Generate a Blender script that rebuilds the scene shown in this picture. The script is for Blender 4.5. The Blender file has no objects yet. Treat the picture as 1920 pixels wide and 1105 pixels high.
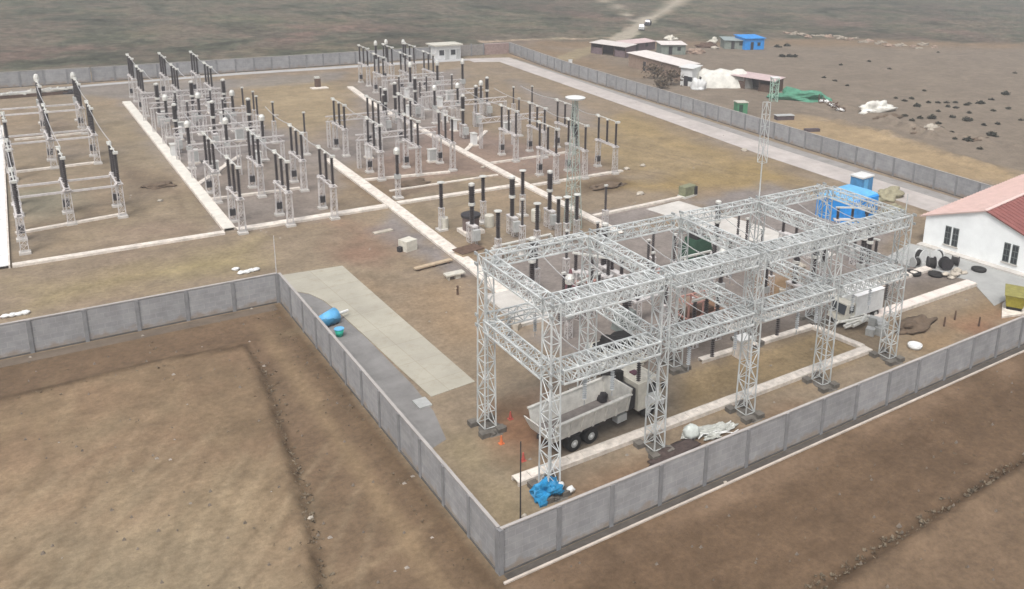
import bpy, math, random
import numpy as np
from mathutils import Vector, Matrix, noise
random.seed(7)
PI=math.pi
scene=bpy.context.scene
col=scene.collection
# ------------------------------------------------------------------ camera
CF,CP,CR,CY,CX,CYY,CH=1686.827,0.28168,-0.051497,0.670895,1252.2155,331.4012,32.30864
fw=Vector((math.sin(CY)*math.cos(CP),math.cos(CY)*math.cos(CP),-math.sin(CP)))
rt=Vector((math.cos(CY),-math.sin(CY),0)); dn=fw.cross(rt)
rt2=math.cos(CR)*rt+math.sin(CR)*dn; dn2=-math.sin(CR)*rt+math.cos(CR)*dn
def P(px,py,z=0.0):
    """point of the place at height z that the photograph shows at (px,py)"""
    d=rt2*((px-CX)/CF)+dn2*((py-CYY)/CF)+fw
    t=(CH-z)/-d.z
    return Vector((d.x*t,d.y*t,z))
cd=bpy.data.cameras.new('camera'); cam=bpy.data.objects.new('camera',cd); col.objects.link(cam)
M=Matrix((rt2,-dn2,-fw)).transposed().to_4x4(); M.translation=Vector((0,0,CH)); cam.matrix_world=M
cd.sensor_fit='HORIZONTAL'; cd.sensor_width=36; cd.lens=CF/1920*36
cd.shift_x=(960-CX)/1920; cd.shift_y=-(552.5-CYY)/1920
cd.clip_start=0.5; cd.clip_end=6000
scene.camera=cam
# ------------------------------------------------------------------ light
SUN_EL,SUN_AZ=math.radians(60),math.radians(226)      # azimuth from +Y towards +X
w=bpy.data.worlds.new('World'); scene.world=w; w.use_nodes=True
nt=w.node_tree; nt.nodes.clear()
sky=nt.nodes.new('ShaderNodeTexSky'); sky.sky_type='NISHITA'; sky.sun_disc=False
sky.sun_elevation=SUN_EL; sky.sun_rotation=SUN_AZ; sky.air_density=0.7; sky.dust_density=6; sky.ozone_density=0.4
hs=nt.nodes.new('ShaderNodeHueSaturation'); hs.inputs['Saturation'].default_value=0.35
bg=nt.nodes.new('ShaderNodeBackground'); bg.inputs[1].default_value=0.15
wo=nt.nodes.new('ShaderNodeOutputWorld')
nt.links.new(sky.outputs[0],hs.inputs['Color']); nt.links.new(hs.outputs[0],bg.inputs[0]); nt.links.new(bg.outputs[0],wo.inputs[0])
sl=bpy.data.lights.new('sun','SUN'); sl.energy=1.15; sl.angle=math.radians(15); sl.color=(1,0.965,0.92)
so=bpy.data.objects.new('sun',sl); col.objects.link(so)
sd=Vector((math.sin(SUN_AZ)*math.cos(SUN_EL),math.cos(SUN_AZ)*math.cos(SUN_EL),math.sin(SUN_EL)))
so.rotation_euler=sd.to_track_quat('Z','Y').to_euler(); so.location=(0,0,80)
vs=scene.view_settings; vs.view_transform='Standard'; vs.look='None'; vs.gamma=1; vs.exposure=0.47
# ------------------------------------------------------------------ materials
def lin(c): return tuple((x/255/12.92 if x<=10 else ((x/255+.055)/1.055)**2.4) for x in c)
MATS={}
def mat(name,c,rough=.8,metal=0,ns=3.0,amt=.25,bump=.0,c2=None,spec=.3,hi=None,rv=.06,blocks=False,joints=0):
    if name in MATS: return MATS[name]
    m=bpy.data.materials.new(name); m.use_nodes=True; n=m.node_tree; b=n.nodes['Principled BSDF']
    b.inputs['Roughness'].default_value=rough; b.inputs['Metallic'].default_value=metal
    b.inputs['Specular IOR Level'].default_value=spec
    tc=n.nodes.new('ShaderNodeTexCoord'); oi=n.nodes.new('ShaderNodeObjectInfo')
    ad=n.nodes.new('ShaderNodeVectorMath'); ad.operation='ADD'
    sc=n.nodes.new('ShaderNodeVectorMath'); sc.operation='SCALE'; sc.inputs[3].default_value=37.0
    cb=n.nodes.new('ShaderNodeCombineXYZ'); n.links.new(oi.outputs['Random'],cb.inputs[0]); n.links.new(cb.outputs[0],sc.inputs[0])
    n.links.new(tc.outputs['Object'],ad.inputs[0]); n.links.new(sc.outputs[0],ad.inputs[1])
    nz=n.nodes.new('ShaderNodeTexNoise'); nz.inputs['Scale'].default_value=ns; nz.inputs['Detail'].default_value=6; nz.inputs['Roughness'].default_value=.65
    n.links.new(ad.outputs[0],nz.inputs['Vector'])
    cr=n.nodes.new('ShaderNodeValToRGB'); a=tuple(max(0,x*(1-amt)) for x in c); z=tuple(min(1,x*(1+amt*.8)) for x in c)
    if c2: a=c2
    cr.color_ramp.elements[0].position=.3; cr.color_ramp.elements[0].color=(*a,1)
    cr.color_ramp.elements[1].position=.7; cr.color_ramp.elements[1].color=(*z,1)
    n.links.new(nz.outputs['Fac'],cr.inputs[0])
    mr=n.nodes.new('ShaderNodeMapRange'); mr.inputs[3].default_value=1-rv; mr.inputs[4].default_value=1+rv; n.links.new(oi.outputs['Random'],mr.inputs[0])
    vv=n.nodes.new('ShaderNodeVectorMath'); vv.operation='SCALE'; n.links.new(cr.outputs[0],vv.inputs[0]); n.links.new(mr.outputs[0],vv.inputs[3]); out=vv.outputs[0]
    if joints:
        mp=n.nodes.new('ShaderNodeMapping'); mp.inputs['Rotation'].default_value=(0,0,-.06); n.links.new(tc.outputs['Object'],mp.inputs['Vector'])
        br=n.nodes.new('ShaderNodeTexBrick'); br.offset=0; br.inputs['Scale'].default_value=1; br.inputs['Brick Width'].default_value=joints; br.inputs['Row Height'].default_value=joints; br.inputs['Mortar Size'].default_value=.035; br.inputs['Mortar Smooth'].default_value=.4
        br.inputs['Color1'].default_value=(1.03,1.03,1.02,1); br.inputs['Color2'].default_value=(.95,.95,.95,1); br.inputs['Mortar'].default_value=(.84,.82,.78,1); n.links.new(mp.outputs[0],br.inputs['Vector'])
        dn_=n.nodes.new('ShaderNodeTexNoise'); dn_.inputs['Scale'].default_value=.9; dn_.inputs['Detail'].default_value=9; dn_.inputs['Roughness'].default_value=.75; n.links.new(ad.outputs[0],dn_.inputs['Vector'])
        dr=n.nodes.new('ShaderNodeMapRange'); dr.inputs[1].default_value=.52; dr.inputs[2].default_value=.72; dr.inputs[4].default_value=.6; n.links.new(dn_.outputs['Fac'],dr.inputs[0])
        v2=n.nodes.new('ShaderNodeVectorMath'); v2.operation='MULTIPLY'; n.links.new(out,v2.inputs[0]); n.links.new(br.outputs[0],v2.inputs[1])
        mj=n.nodes.new('ShaderNodeMix'); mj.data_type='RGBA'; n.links.new(dr.outputs[0],mj.inputs['Factor']); n.links.new(v2.outputs[0],mj.inputs['A']); mj.inputs['B'].default_value=tuple(x*k for x,k in zip(c,(.72,.66,.58)))+(1,); out=mj.outputs['Result']
    if blocks:
        # mortar joints of blockwork and rising mud stains, in the panel's own plane
        sx=n.nodes.new('ShaderNodeSeparateXYZ'); n.links.new(tc.outputs['Object'],sx.inputs[0]); cx_=n.nodes.new('ShaderNodeCombineXYZ'); n.links.new(sx.outputs[0],cx_.inputs[0]); n.links.new(sx.outputs[2],cx_.inputs[1])
        br=n.nodes.new('ShaderNodeTexBrick'); br.inputs['Scale'].default_value=1; br.inputs['Brick Width'].default_value=.8; br.inputs['Row Height'].default_value=.4; br.inputs['Mortar Size'].default_value=.018
        br.inputs['Color1'].default_value=(1.04,1.04,1.03,1); br.inputs['Color2'].default_value=(.93,.93,.94,1); br.inputs['Mortar'].default_value=(1.16,1.15,1.13,1); n.links.new(cx_.outputs[0],br.inputs['Vector'])
        v2=n.nodes.new('ShaderNodeVectorMath'); v2.operation='MULTIPLY'; n.links.new(out,v2.inputs[0]); n.links.new(br.outputs[0],v2.inputs[1])
        st_=n.nodes.new('ShaderNodeTexNoise'); st_.inputs['Scale'].default_value=1.6; st_.inputs['Detail'].default_value=7; n.links.new(ad.outputs[0],st_.inputs['Vector'])
        ma=n.nodes.new('ShaderNodeMath'); ma.operation='MULTIPLY_ADD'; n.links.new(st_.outputs['Fac'],ma.inputs[0]); ma.inputs[1].default_value=1.5; ma.inputs[2].default_value=-.35
        mb2=n.nodes.new('ShaderNodeMath'); mb2.operation='SUBTRACT'; n.links.new(ma.outputs[0],mb2.inputs[0]); n.links.new(sx.outputs[2],mb2.inputs[1])
        mc2=n.nodes.new('ShaderNodeMapRange'); mc2.inputs[1].default_value=-.15; mc2.inputs[2].default_value=.25; mc2.inputs[4].default_value=.75; n.links.new(mb2.outputs[0],mc2.inputs[0])
        mxs=n.nodes.new('ShaderNodeMix'); mxs.data_type='RGBA'; n.links.new(mc2.outputs[0],mxs.inputs['Factor']); n.links.new(v2.outputs[0],mxs.inputs['A']); mxs.inputs['B'].default_value=(.25,.20,.155,1); out=mxs.outputs['Result']
    n.links.new(out,b.inputs['Base Color'])
    if bump:
        n2=n.nodes.new('ShaderNodeTexNoise'); n2.inputs['Scale'].default_value=ns*6; n2.inputs['Detail'].default_value=4
        n.links.new(ad.outputs[0],n2.inputs['Vector'])
        bp=n.nodes.new('ShaderNodeBump'); bp.inputs['Strength'].default_value=bump; bp.inputs['Distance'].default_value=.05
        n.links.new(n2.outputs['Fac'],bp.inputs['Height']); n.links.new(bp.outputs[0],b.inputs['Normal'])
    MATS[name]=m; return m
galv=mat('galvanised_steel',(.55,.575,.57),.5,.1,.8,.3)
pale=mat('weathered_pale_steel',(.56,.535,.525),.6,.1,3,.22)
porc=mat('brown_porcelain',(.040,.033,.033),.3,0,2,.3,spec=.5)
cap=mat('aluminium_fitting',(.66,.66,.62),.45,.3,5,.15)
conc=mat('wall_concrete',(.285,.287,.292),.9,0,.9,.2,.25,rv=.08,blocks=True)
postm=mat('post_concrete',(.21,.212,.217),.9,0,1.4,.2,.2)
plinth=mat('plinth_concrete',(.10,.095,.09),.95,0,1,.3,.3)
cover=mat('trench_cover_concrete',(.62,.57,.51),.85,0,1.8,.3,.3)
slabm=mat('slab_concrete',(.36,.342,.285),.9,0,.35,.12,.2,joints=3.3)
padm=mat('pad_concrete',(.50,.48,.45),.9,0,.5,.15,.2,joints=3)
roadm=mat('road_concrete',(.45,.415,.395),.9,0,.35,.2,.25,joints=4)
gravm=mat('gravel_grey',(.215,.21,.205),.95,0,.5,.22,.8)
boxm=mat('cabinet_grey',(.42,.43,.42),.5,.1,3,.15)
darkm=mat('dark_steel',(.045,.042,.045),.6,.2,4,.3)
blackm=mat('black_rubber',(.022,.021,.02),.8,0,5,.4)
whitem=mat('white_paint',(.66,.67,.66),.5,0,1.5,.15)
offw=mat('off_white_canvas',(.62,.61,.56),.85,0,1,.2,.4)
creamm=mat('cream_paint',(.55,.53,.46),.5,0,2,.2)
glassm=mat('window_glass',(.03,.035,.04),.12,0,1,.2,spec=.6)
bluem=mat('blue_tarpaulin',(.02,.27,.72),.5,0,1.2,.25,.3)
lbluem=mat('pale_blue_plastic',(.13,.42,.72),.45,0,1.2,.25,.2)
greenm=mat('green_net',(.08,.24,.16),.8,0,1.5,.3,.3)
dgreen=mat('dark_green_tarpaulin',(.025,.065,.04),.7,0,2,.35,.4)
teal=mat('teal_plastic',(.03,.42,.30),.5,0,2,.2)
orange=mat('orange_paint',(.62,.17,.06),.6,0,3,.25)
redm=mat('red_paint',(.42,.09,.07),.6,0,3,.3)
salmon=mat('primer_pink_steel',(.46,.26,.22),.7,0,2,.25)
yellow=mat('yellow_green_paint',(.34,.30,.04),.6,0,3,.25)
wood=mat('pine_timber',(.42,.33,.23),.85,0,3,.25,.3)
rust=mat('brown_rust',(.11,.07,.05),.85,0,3,.4,.3)
roof_glare=mat('metal_roof_painted_glare',(.62,.47,.43),.7,0,.8,.1,.1)  # pale copy of the red roof, grazing glare painted into its colour
roofr=mat('red_metal_roof',(.24,.095,.085),.7,0,.8,.15,.1,spec=.2)
soilm=mat('loose_soil',(.13,.095,.066),.95,0,1.5,.35,.9)
stonem=mat('pale_rubble',(.42,.38,.32),.9,0,2,.3,.6)
leafm=mat('dry_shrub',(.032,.034,.022),.9,0,3,.4)
# ------------------------------------------------------------------ mesh builder
class MB:
    def __init__(s): s.v=[];s.f=[]
    def add(s,vs,fs):
        o=len(s.v); s.v+= [tuple(v) for v in vs]; s.f+=[tuple(o+i for i in f) for f in fs]; return s
    def hexa(s,p): return s.add(p,[(0,3,2,1),(4,5,6,7),(0,1,5,4),(1,2,6,5),(2,3,7,6),(3,0,4,7)])
    def box(s,x0,x1,y0,y1,z0,z1,rz=0,piv=(0,0)):
        p=[(x0,y0,z0),(x1,y0,z0),(x1,y1,z0),(x0,y1,z0),(x0,y0,z1),(x1,y0,z1),(x1,y1,z1),(x0,y1,z1)]
        if rz:
            c,si=math.cos(rz),math.sin(rz)
            p=[(piv[0]+(a-piv[0])*c-(b-piv[1])*si,piv[1]+(a-piv[0])*si+(b-piv[1])*c,z) for a,b,z in p]
        return s.hexa(p)
    def cbox(s,cx,cy,z0,wx,wy,h,rz=0): return s.box(cx-wx/2,cx+wx/2,cy-wy/2,cy+wy/2,z0,z0+h,rz,(cx,cy))
    def bar(s,a,b,w,h=None):
        a=Vector(a);b=Vector(b);h=h or w; d=(b-a).normalized()
        up=Vector((0,0,1)) if abs(d.z)<.95 else Vector((0,1,0))
        x=d.cross(up).normalized()*w/2; y=x.normalized().cross(d)*h/2
        return s.hexa([a-x-y,a+x-y,a+x+y,a-x+y,b-x-y,b+x-y,b+x+y,b-x+y])
    def tube(s,a,b,r0,r1=None,n=10):
        a=Vector(a);b=Vector(b);r1=r0 if r1 is None else r1; d=(b-a).normalized()
        up=Vector((0,0,1)) if abs(d.z)<.95 else Vector((0,1,0))
        x=d.cross(up).normalized(); y=x.cross(d)
        vs=[];
        for q,r in ((a,r0),(b,r1)):
            for i in range(n):
                t=2*PI*i/n; vs.append(q+x*(r*math.cos(t))+y*(r*math.sin(t)))
        fs=[(i,(i+1)%n,n+(i+1)%n,n+i) for i in range(n)]+[tuple(range(n))[::-1],tuple(range(n,2*n))]
        return s.add(vs,fs)
    def lathe(s,cx,cy,prof,n=10):
        vs=[];fs=[]
        for r,z in prof:
            for i in range(n):
                t=2*PI*i/n; vs.append((cx+r*math.cos(t),cy+r*math.sin(t),z))
        for k in range(len(prof)-1):
            for i in range(n): fs.append((k*n+i,k*n+(i+1)%n,(k+1)*n+(i+1)%n,(k+1)*n+i))
        fs.append(tuple(range(n))[::-1]); fs.append(tuple(range((len(prof)-1)*n,len(prof)*n)))
        return s.add(vs,fs)
    def prism(s,poly,z0,z1):
        n=len(poly); vs=[(x,y,z0) for x,y in poly]+[(x,y,z1) for x,y in poly]
        a=sum(poly[i][0]*poly[(i+1)%n][1]-poly[(i+1)%n][0]*poly[i][1] for i in range(n))
        fs=[tuple(range(n))[::-1],tuple(range(n,2*n))]+[(i,(i+1)%n,n+(i+1)%n,n+i) for i in range(n)]
        if a<0: fs=[f[::-1] for f in fs]
        return s.add(vs,fs)
    def blob(s,c,r,seed=0,rough=.35,nu=14,nv=8,flat=False):
        nu=int(nu*1.5);nv=int(nv*1.5)
        """lumpy closed mound or clump; r=(rx,ry,rz)"""
        vs=[];fs=[];c=Vector(c)
        for j in range(nv+1):
            ph=-PI/2+PI*j/nv
            if flat: ph=PI/2*j/nv
            for i in range(nu):
                t=2*PI*i/nu; d=Vector((math.cos(ph)*math.cos(t),math.cos(ph)*math.sin(t),math.sin(ph)))
                k=1+rough*noise.noise(d*1.7+Vector((seed*3.1,seed*1.7,0)))*1.4+rough*.55*noise.noise(d*4.6+Vector((seed,seed*2.7,5)))
                vs.append((c.x+d.x*r[0]*k,c.y+d.y*r[1]*k,c.z+d.z*r[2]*k))
        for j in range(nv):
            for i in range(nu): fs.append((j*nu+i,j*nu+(i+1)%nu,(j+1)*nu+(i+1)%nu,(j+1)*nu+i))
        fs.append(tuple(range(nu))[::-1])
        return s.add(vs,fs)
    def mesh(s,name,m,smooth=False):
        me=bpy.data.meshes.new(name); me.from_pydata(s.v,[],s.f); me.materials.append(m)
        if smooth: me.polygons.foreach_set('use_smooth',[True]*len(me.polygons))
        me.update(); return me
    def build(s,name,m,parent=None,smooth=False,loc=None,rz=0):
        o=bpy.data.objects.new(name,s.mesh(name,m,smooth)); col.objects.link(o)
        if parent: o.parent=parent
        if loc is not None: o.location=loc
        if rz: o.rotation_euler=(0,0,rz)
        return o
def obj(name,me,parent=None,loc=None,rz=0):
    o=bpy.data.objects.new(name,me); col.objects.link(o)
    if parent: o.parent=parent
    if loc is not None: o.location=loc
    if rz: o.rotation_euler=(0,0,rz)
    return o
def tag(o,label=None,cat=None,group=None,kind=None):
    if label: o['label']=label
    if cat: o['category']=cat
    if group: o['group']=group
    if kind: o['kind']=kind
    return o
def thing(name,label,cat,loc=(0,0,0),rz=0,group=None):
    o=bpy.data.objects.new(name,None); col.objects.link(o); o.location=loc; o.rotation_euler=(0,0,rz)
    o.empty_display_size=.3
    return tag(o,label,cat,group)
def dup(root,loc,label,rz=None):
    r=root.copy(); col.objects.link(r); r.location=loc; r['label']=label
    if rz is not None: r.rotation_euler=(0,0,rz)
    for ch in list(root.children):
        c=ch.copy(); col.objects.link(c); c.parent=r
        for g in list(ch.children):
            d=g.copy(); col.objects.link(d); d.parent=c
    return r
#@@GROUND
# ------------------------------------------------------------------ ground
def axis(lo,hi,a,b,step,grow=1.12):
    v=list(np.arange(a,b+step/2,step)); s=step
    while v[-1]<hi: s*=grow; v.append(v[-1]+s)
    s=step
    while v[0]>lo: s*=grow; v.insert(0,v[0]-s)
    return np.array(v)
gx=axis(-1500,3500,-8,132,.42,1.09); gy=axis(-60,4500,21,190,.42,1.09)
X,Y=np.meshgrid(gx,gy); NX,NY=len(gx),len(gy)
rng=np.random.default_rng(3)
def vnoise(x,y,sc,seed,oct=4):
    tot=np.zeros_like(x);amp=1;nn=0
    for o in range(oct):
        r=np.random.default_rng(seed*17+o); T=r.random((64,64))*2-1
        u=x/sc*2**o; v=y/sc*2**o; iu=np.floor(u).astype(int); iv=np.floor(v).astype(int)
        fu=u-iu; fv=v-iv; fu=fu*fu*(3-2*fu); fv=fv*fv*(3-2*fv)
        a=T[iv%64,iu%64];b=T[iv%64,(iu+1)%64];c=T[(iv+1)%64,iu%64];d=T[(iv+1)%64,(iu+1)%64]
        tot+=amp*((a*(1-fu)+b*fu)*(1-fv)+(c*(1-fu)+d*fu)*fv); nn+=amp; amp*=.55
    return tot/nn
def polymask(pts,soft):
    pts=[(p[0],p[1]) for p in pts]; n=len(pts)
    inside=np.zeros_like(X,bool); dist=np.full_like(X,1e9)
    for i in range(n):
        x0,y0=pts[i];x1,y1=pts[(i+1)%n]
        c=((y0>Y)!=(y1>Y))&(X<(x1-x0)*(Y-y0)/((y1-y0) or 1e-9)+x0); inside^=c
        dx,dy=x1-x0,y1-y0; t=np.clip(((X-x0)*dx+(Y-y0)*dy)/(dx*dx+dy*dy+1e-9),0,1)
        dist=np.minimum(dist,np.hypot(X-x0-t*dx,Y-y0-t*dy))
    sdv=np.where(inside,dist,-dist)+vnoise(X,Y,max(soft*2,1.5),5)*soft*1.1
    return np.clip(sdv/soft*.5+.5,0,1)
def linedist(pts):
    d=np.full_like(X,1e9)
    for a,b in zip(pts[:-1],pts[1:]):
        dx,dy=b[0]-a[0],b[1]-a[1]; t=np.clip(((X-a[0])*dx+(Y-a[1])*dy)/(dx*dx+dy*dy+1e-9),0,1)
        d=np.minimum(d,np.hypot(X-a[0]-t*dx,Y-a[1]-t*dy))
    return d
def px(*p): return [P(a,b) for a,b in p]
n1=vnoise(X,Y,9,1);n2=vnoise(X,Y,3,2);n3=vnoise(X,Y,30,3,5)
C=np.zeros((NY,NX,3))
def paint(mask,c):
    global C
    C[:]=C*(1-mask[...,None])+np.array(c)*mask[...,None]
def A(r,g,b): return np.array(lin((r,g,b)))
KA=.62   # photographed tone to soil reflectance
SC_=lambda r,g,b:A(r,g,b)*KA
# base: yard soil
C[:]=SC_(158,144,124)
olive=SC_(154,144,118);tan=SC_(170,150,123);grey=SC_(150,143,135);pinkish=SC_(156,136,122)
paint(np.clip(n1*1.4+.2,0,1)*.5,tan); paint(np.clip(vnoise(X,Y,14,8)*1.8-.2,0,1)*.4,olive); paint(np.clip(vnoise(X,Y,11,9)*1.8-.3,0,1)*.6,grey)
paint(np.clip(vnoise(X,Y,12,10)*2-.5,0,1)*.5,pinkish)
# outside beyond the east wall: grey sand
outE=np.clip((X-97.5)*2,0,1)*(Y>-100)
paint(outE,SC_(146,137,129)); 
paint(outE*np.clip(1-(X-97.5)/9,0,1)*np.clip(.7+n1,0,1),SC_(186,164,138))
paint(polymask(px((1500,215),(1620,240),(1920,330),(1920,345),(1700,330),(1400,240)),2)*.7,SC_(190,170,138))
paint(polymask([(110,150),(113,190),(170,176),(260,140),(300,150),(230,190),(150,200),(112,205),(100,186)],5)*.8,SC_(150,132,112))
# far scrub
scr=polymask([(-2000,190),(0,190),(60,193),(100,197),(118,207),(135,193),(150,190),(175,185),(205,180),(235,165),(265,150),(330,112),(700,-60),(4000,-200),(4000,5000),(-2000,5000)],4)
paint(scr,SC_(94,93,80)); paint(scr*np.clip(n3*2.2+.1,0,1)*.75,SC_(78,76,66)); paint(scr*np.clip(vnoise(X,Y,40,12)*2-.35,0,1)*.7,SC_(108,92,84)); paint(scr*np.clip(vnoise(X,Y,5,14)*2-.1,0,1)*.5,SC_(76,76,62))
paint(scr*np.clip(vnoise(X,Y,16,13)*2.4-.2,0,1)*.5,SC_(104,104,84))
paint(polymask([(-300,183.5),(97,185.5),(99,192),(60,193),(0,188),(-300,186)],2)*.9,SC_(150,140,118))
# dirt tracks in the scrub
tr1=px((1060,110),(1160,75),(1200,48),(1255,12),(1310,-15),(1400,-60)); tr2=px((1195,45),(1150,8),(1110,-12)); tr3=px((905,78),(1000,74),(1110,72),(1165,72))
for t,wd in ((tr1,3.2),(tr2,1.5),(tr3,1.6)): paint(np.clip((wd-linedist(t)+n2*1.2)/1.2,0,1)*.85,SC_(170,160,138))
# foreground soils south and west of the walls
fg=np.maximum(np.clip((17.9-X)*2,0,1)*np.clip((73.2-Y)*2,0,1),np.clip((34.2-Y)*2,0,1))
FG=lambda r,g,b:SC_(r,g,b)*np.array([.98,.95,.95])
paint(fg,FG(122,105,89))
left=fg*np.clip((16.5-X)/2,0,1)*np.clip((72-Y)*2,0,1)
paint(left*polymask([(p.x,p.y) for p in px((-100,770),(0,755),(300,680),(460,655),(490,700),(540,850),(600,1105),(640,1300),(-400,1300))],.8)*.95,FG(140,123,104))
paint(left*polymask([(p.x,p.y) for p in px((-100,900),(100,860),(300,790),(430,860),(520,980),(570,1105),(580,1300),(-300,1300))],3.5)*.85,FG(156,142,122))
paint(left*np.clip(vnoise(X,Y,7,41)*1.6,0,1)*.5,FG(150,124,106))
paint(left*polymask([(p.x,p.y) for p in px((100,1000),(300,960),(480,1105),(450,1300),(0,1300))],3)*.6,FG(160,150,132))
paint(left*polymask([(p.x,p.y) for p in px((0,690),(520,585),(545,650),(470,645),(300,672),(0,748))],.8)*.8,FG(122,104,88))
paint(left*polymask([(p.x,p.y) for p in px((480,655),(540,640),(640,800),(900,1105),(640,1105),(560,900))],1.2)*.75,FG(128,111,95))
for k in range(42):
    x0=random.uniform(-14,13);y0=random.uniform(24,64);L_=random.uniform(2,9);an=random.choice([1.25,1.4,1.1,.35,1.9])+random.uniform(-.12,.12)
    q=[(x0,y0),(x0+L_*.5*math.cos(an),y0+L_*.5*math.sin(an)+random.uniform(-.3,.3)),(x0+L_*math.cos(an+.1),y0+L_*math.sin(an+.1))]
    paint(fg*np.clip(.5-linedist(q)/random.uniform(.25,.7)*.5+n2*.35,0,1)*.5,FG(*random.choice([(112,98,80),(170,155,132),(150,134,112),(128,108,88)])))
for k in range(26):
    x0=random.uniform(16,75);L_=random.uniform(4,16);y0=random.uniform(14,32);an=random.uniform(-.1,.12)
    paint(fg*np.clip(.5-linedist([(x0,y0),(x0+L_,y0+L_*an)])/random.uniform(.3,1.0)*.5+n2*.35,0,1)*.4,FG(*random.choice([(104,88,72),(138,118,98),(128,110,90)])))
for k in range(16):
    x0=random.uniform(-12,8);y0=random.uniform(26,40); an=random.uniform(1.0,1.5); q=[(x0+6*t*math.cos(an-.05*t),y0+6*t*math.sin(an-.05*t)) for t in range(5)]
    for o_ in (0,1.8): paint(left*np.clip(1-linedist([(a+o_,b) for a,b in q])/.28,0,1)*.32,FG(*((108,92,76) if k%2 else (172,158,138))))
for k in range(5):
    q=[(24+8*t,17+k*2.3+1.1*t+.3*math.sin(t+k)) for t in range(8)]
    for o_ in (0,1.7): paint(fg*np.clip(1-linedist([(a,b+o_) for a,b in q])/.25,0,1)*.3,FG(*((100,84,68) if k%2 else (148,130,112))))
paint(fg*np.clip(.9-linedist([(17.3,74),(17.1,33),(17.0,30)])+n2*.5,0,1)*.7,FG(104,88,72))
paint(fg*np.clip(1-abs(X-(15.3-(72-Y)*.01))/.9+n2*.4,0,1)*np.clip((71-Y)/4,0,1)*.8,FG(152,134,112))
paint(fg*np.clip((33.6-Y)/.4,0,1)*np.clip((Y-31.2)/1.2,0,1)*.75*np.clip(.7+n2*1.4,0,1)*np.clip((X-17)*2,0,1),FG(146,128,112))
paint(fg*polymask([(20,31.5),(90,32),(90,25.5),(34,25.2),(22,27)],1.2)*.5,FG(112,95,79))
paint(fg*polymask([(p.x,p.y) for p in px((1560,1120),(1700,1010),(1930,870),(2300,700),(2300,1300),(1500,1300))],.8)*.6,FG(138,122,106))
rp=[P(1540,1110),P(1700,1000),P(1920,865),P(2200,700)]
paint(np.clip(1.1-linedist(rp)/.55+n2*.5,0,1)*.85,FG(88,73,58))
paint(np.clip(.7+.35-linedist([(p.x,p.y) for p in px((-60,765),(0,752),(300,678),(460,652),(490,700),(540,850),(570,950),(600,1105),(625,1250))])/.42+n2*.5,0,1)*.85,FG(82,68,54))
# soil and gravel patches inside the yard
def patch(c,soft,amt,*p): paint(polymask([(q.x,q.y) for q in px(*p)],soft)*amt,c)
GR=SC_(152,147,145)
patch(GR,1.5,.85,(245,180),(430,150),(440,200),(500,240),(560,240),(560,260),(440,300),(350,345),(300,290),(232,195))
patch(GR,1.2,.6,(330,290),(640,260),(650,330),(600,410),(420,435))
patch(GR,2,.75,(650,160),(860,130),(850,250),(1000,300),(1130,310),(1130,330),(860,250),(700,320),(610,300),(640,230),(680,210))
patch(SC_(156,136,126),1.5,.7,(700,300),(830,230),(1130,300),(1135,330),(860,330),(700,350))
patch(GR,2,.7,(960,150),(1090,200),(1150,260),(1000,200)); patch(GR,2,.6,(1150,240),(1420,330),(1300,350),(1150,300))
patch(GR,1,.9,(690,430),(740,400),(890,515),(860,520)); patch(GR,1,.85,(1080,405),(1290,375),(1480,450),(1600,490),(1680,440),(1500,360),(1440,340),(1300,380),(1150,440))
patch(GR,1.5,.8,(900,500),(1110,440),(1340,420),(1480,440),(1700,480),(1860,520),(1700,540),(1300,690),(1150,690),(1000,640),(950,560))
patch(SC_(128,120,112),1,.75,(950,800),(1290,690),(1620,610),(1740,560),(1840,520),(1800,500),(1500,590),(1200,640),(1030,720))
patch(SC_(178,158,122),1,.85,(1270,700),(1530,622),(1625,660),(1260,790))
patch(SC_(128,122,112),1,.8,(1050,880),(1230,790),(1280,770),(1270,700),(1140,720),(1000,800))
patch(SC_(150,112,84),1.2,.8,(920,760),(1000,740),(1040,830),(980,890),(930,830)); patch(SC_(158,146,116),1.5,.6,(850,800),(960,880),(1000,970),(950,985),(820,850))
patch(SC_(136,112,90),1.2,.8,(1060,920),(1240,850),(1500,760),(1520,790),(1100,940)); patch(SC_(160,138,108),1.2,.8,(1690,640),(1860,560),(1900,600),(1750,670))
patch(SC_(160,120,98),1.2,.6,(1770,610),(1880,590),(1850,640)); patch(SC_(158,122,92),.8,.8,(1290,560),(1350,550),(1370,600),(1300,620)); patch(SC_(160,132,96),1,.8,(1420,520),(1500,505),(1500,560),(1430,570))
patch(SC_(168,146,118),2.5,.7,(700,540),(890,520),(900,640),(840,640),(760,560)); patch(SC_(155,122,104),2,.6,(640,420),(720,430),(720,500),(640,480))
patch(SC_(172,160,118),2.5,.7,(40,540),(480,455),(500,500),(60,575)); patch(SC_(150,132,116),1.5,.7,(700,330),(800,335),(860,350),(740,370))
patch(SC_(112,96,76),.9,.85,(1085,345),(1150,332),(1200,345),(1150,362),(1090,362)); patch(SC_(172,150,98),2,.7,(1150,350),(1420,300),(1500,340),(1280,360))
patch(SC_(172,152,108),3,.7,(1180,210),(1400,300),(1300,340),(1150,310),(1120,230)); patch(SC_(176,160,128),3,.7,(450,150),(600,140),(660,170),(640,230),(560,250),(470,190))
patch(SC_(140,122,100),.8,.75,(640,330),(720,340),(760,375),(700,385)); patch(SC_(126,112,96),.8,.6,(230,320),(330,330),(330,360),(250,365))
patch(SC_(120,108,90),.6,.8,(1690,600),(1735,600),(1745,620),(1700,622)); patch(SC_(140,145,128),2,.5,(20,360),(130,350),(120,400),(30,410))
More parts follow.
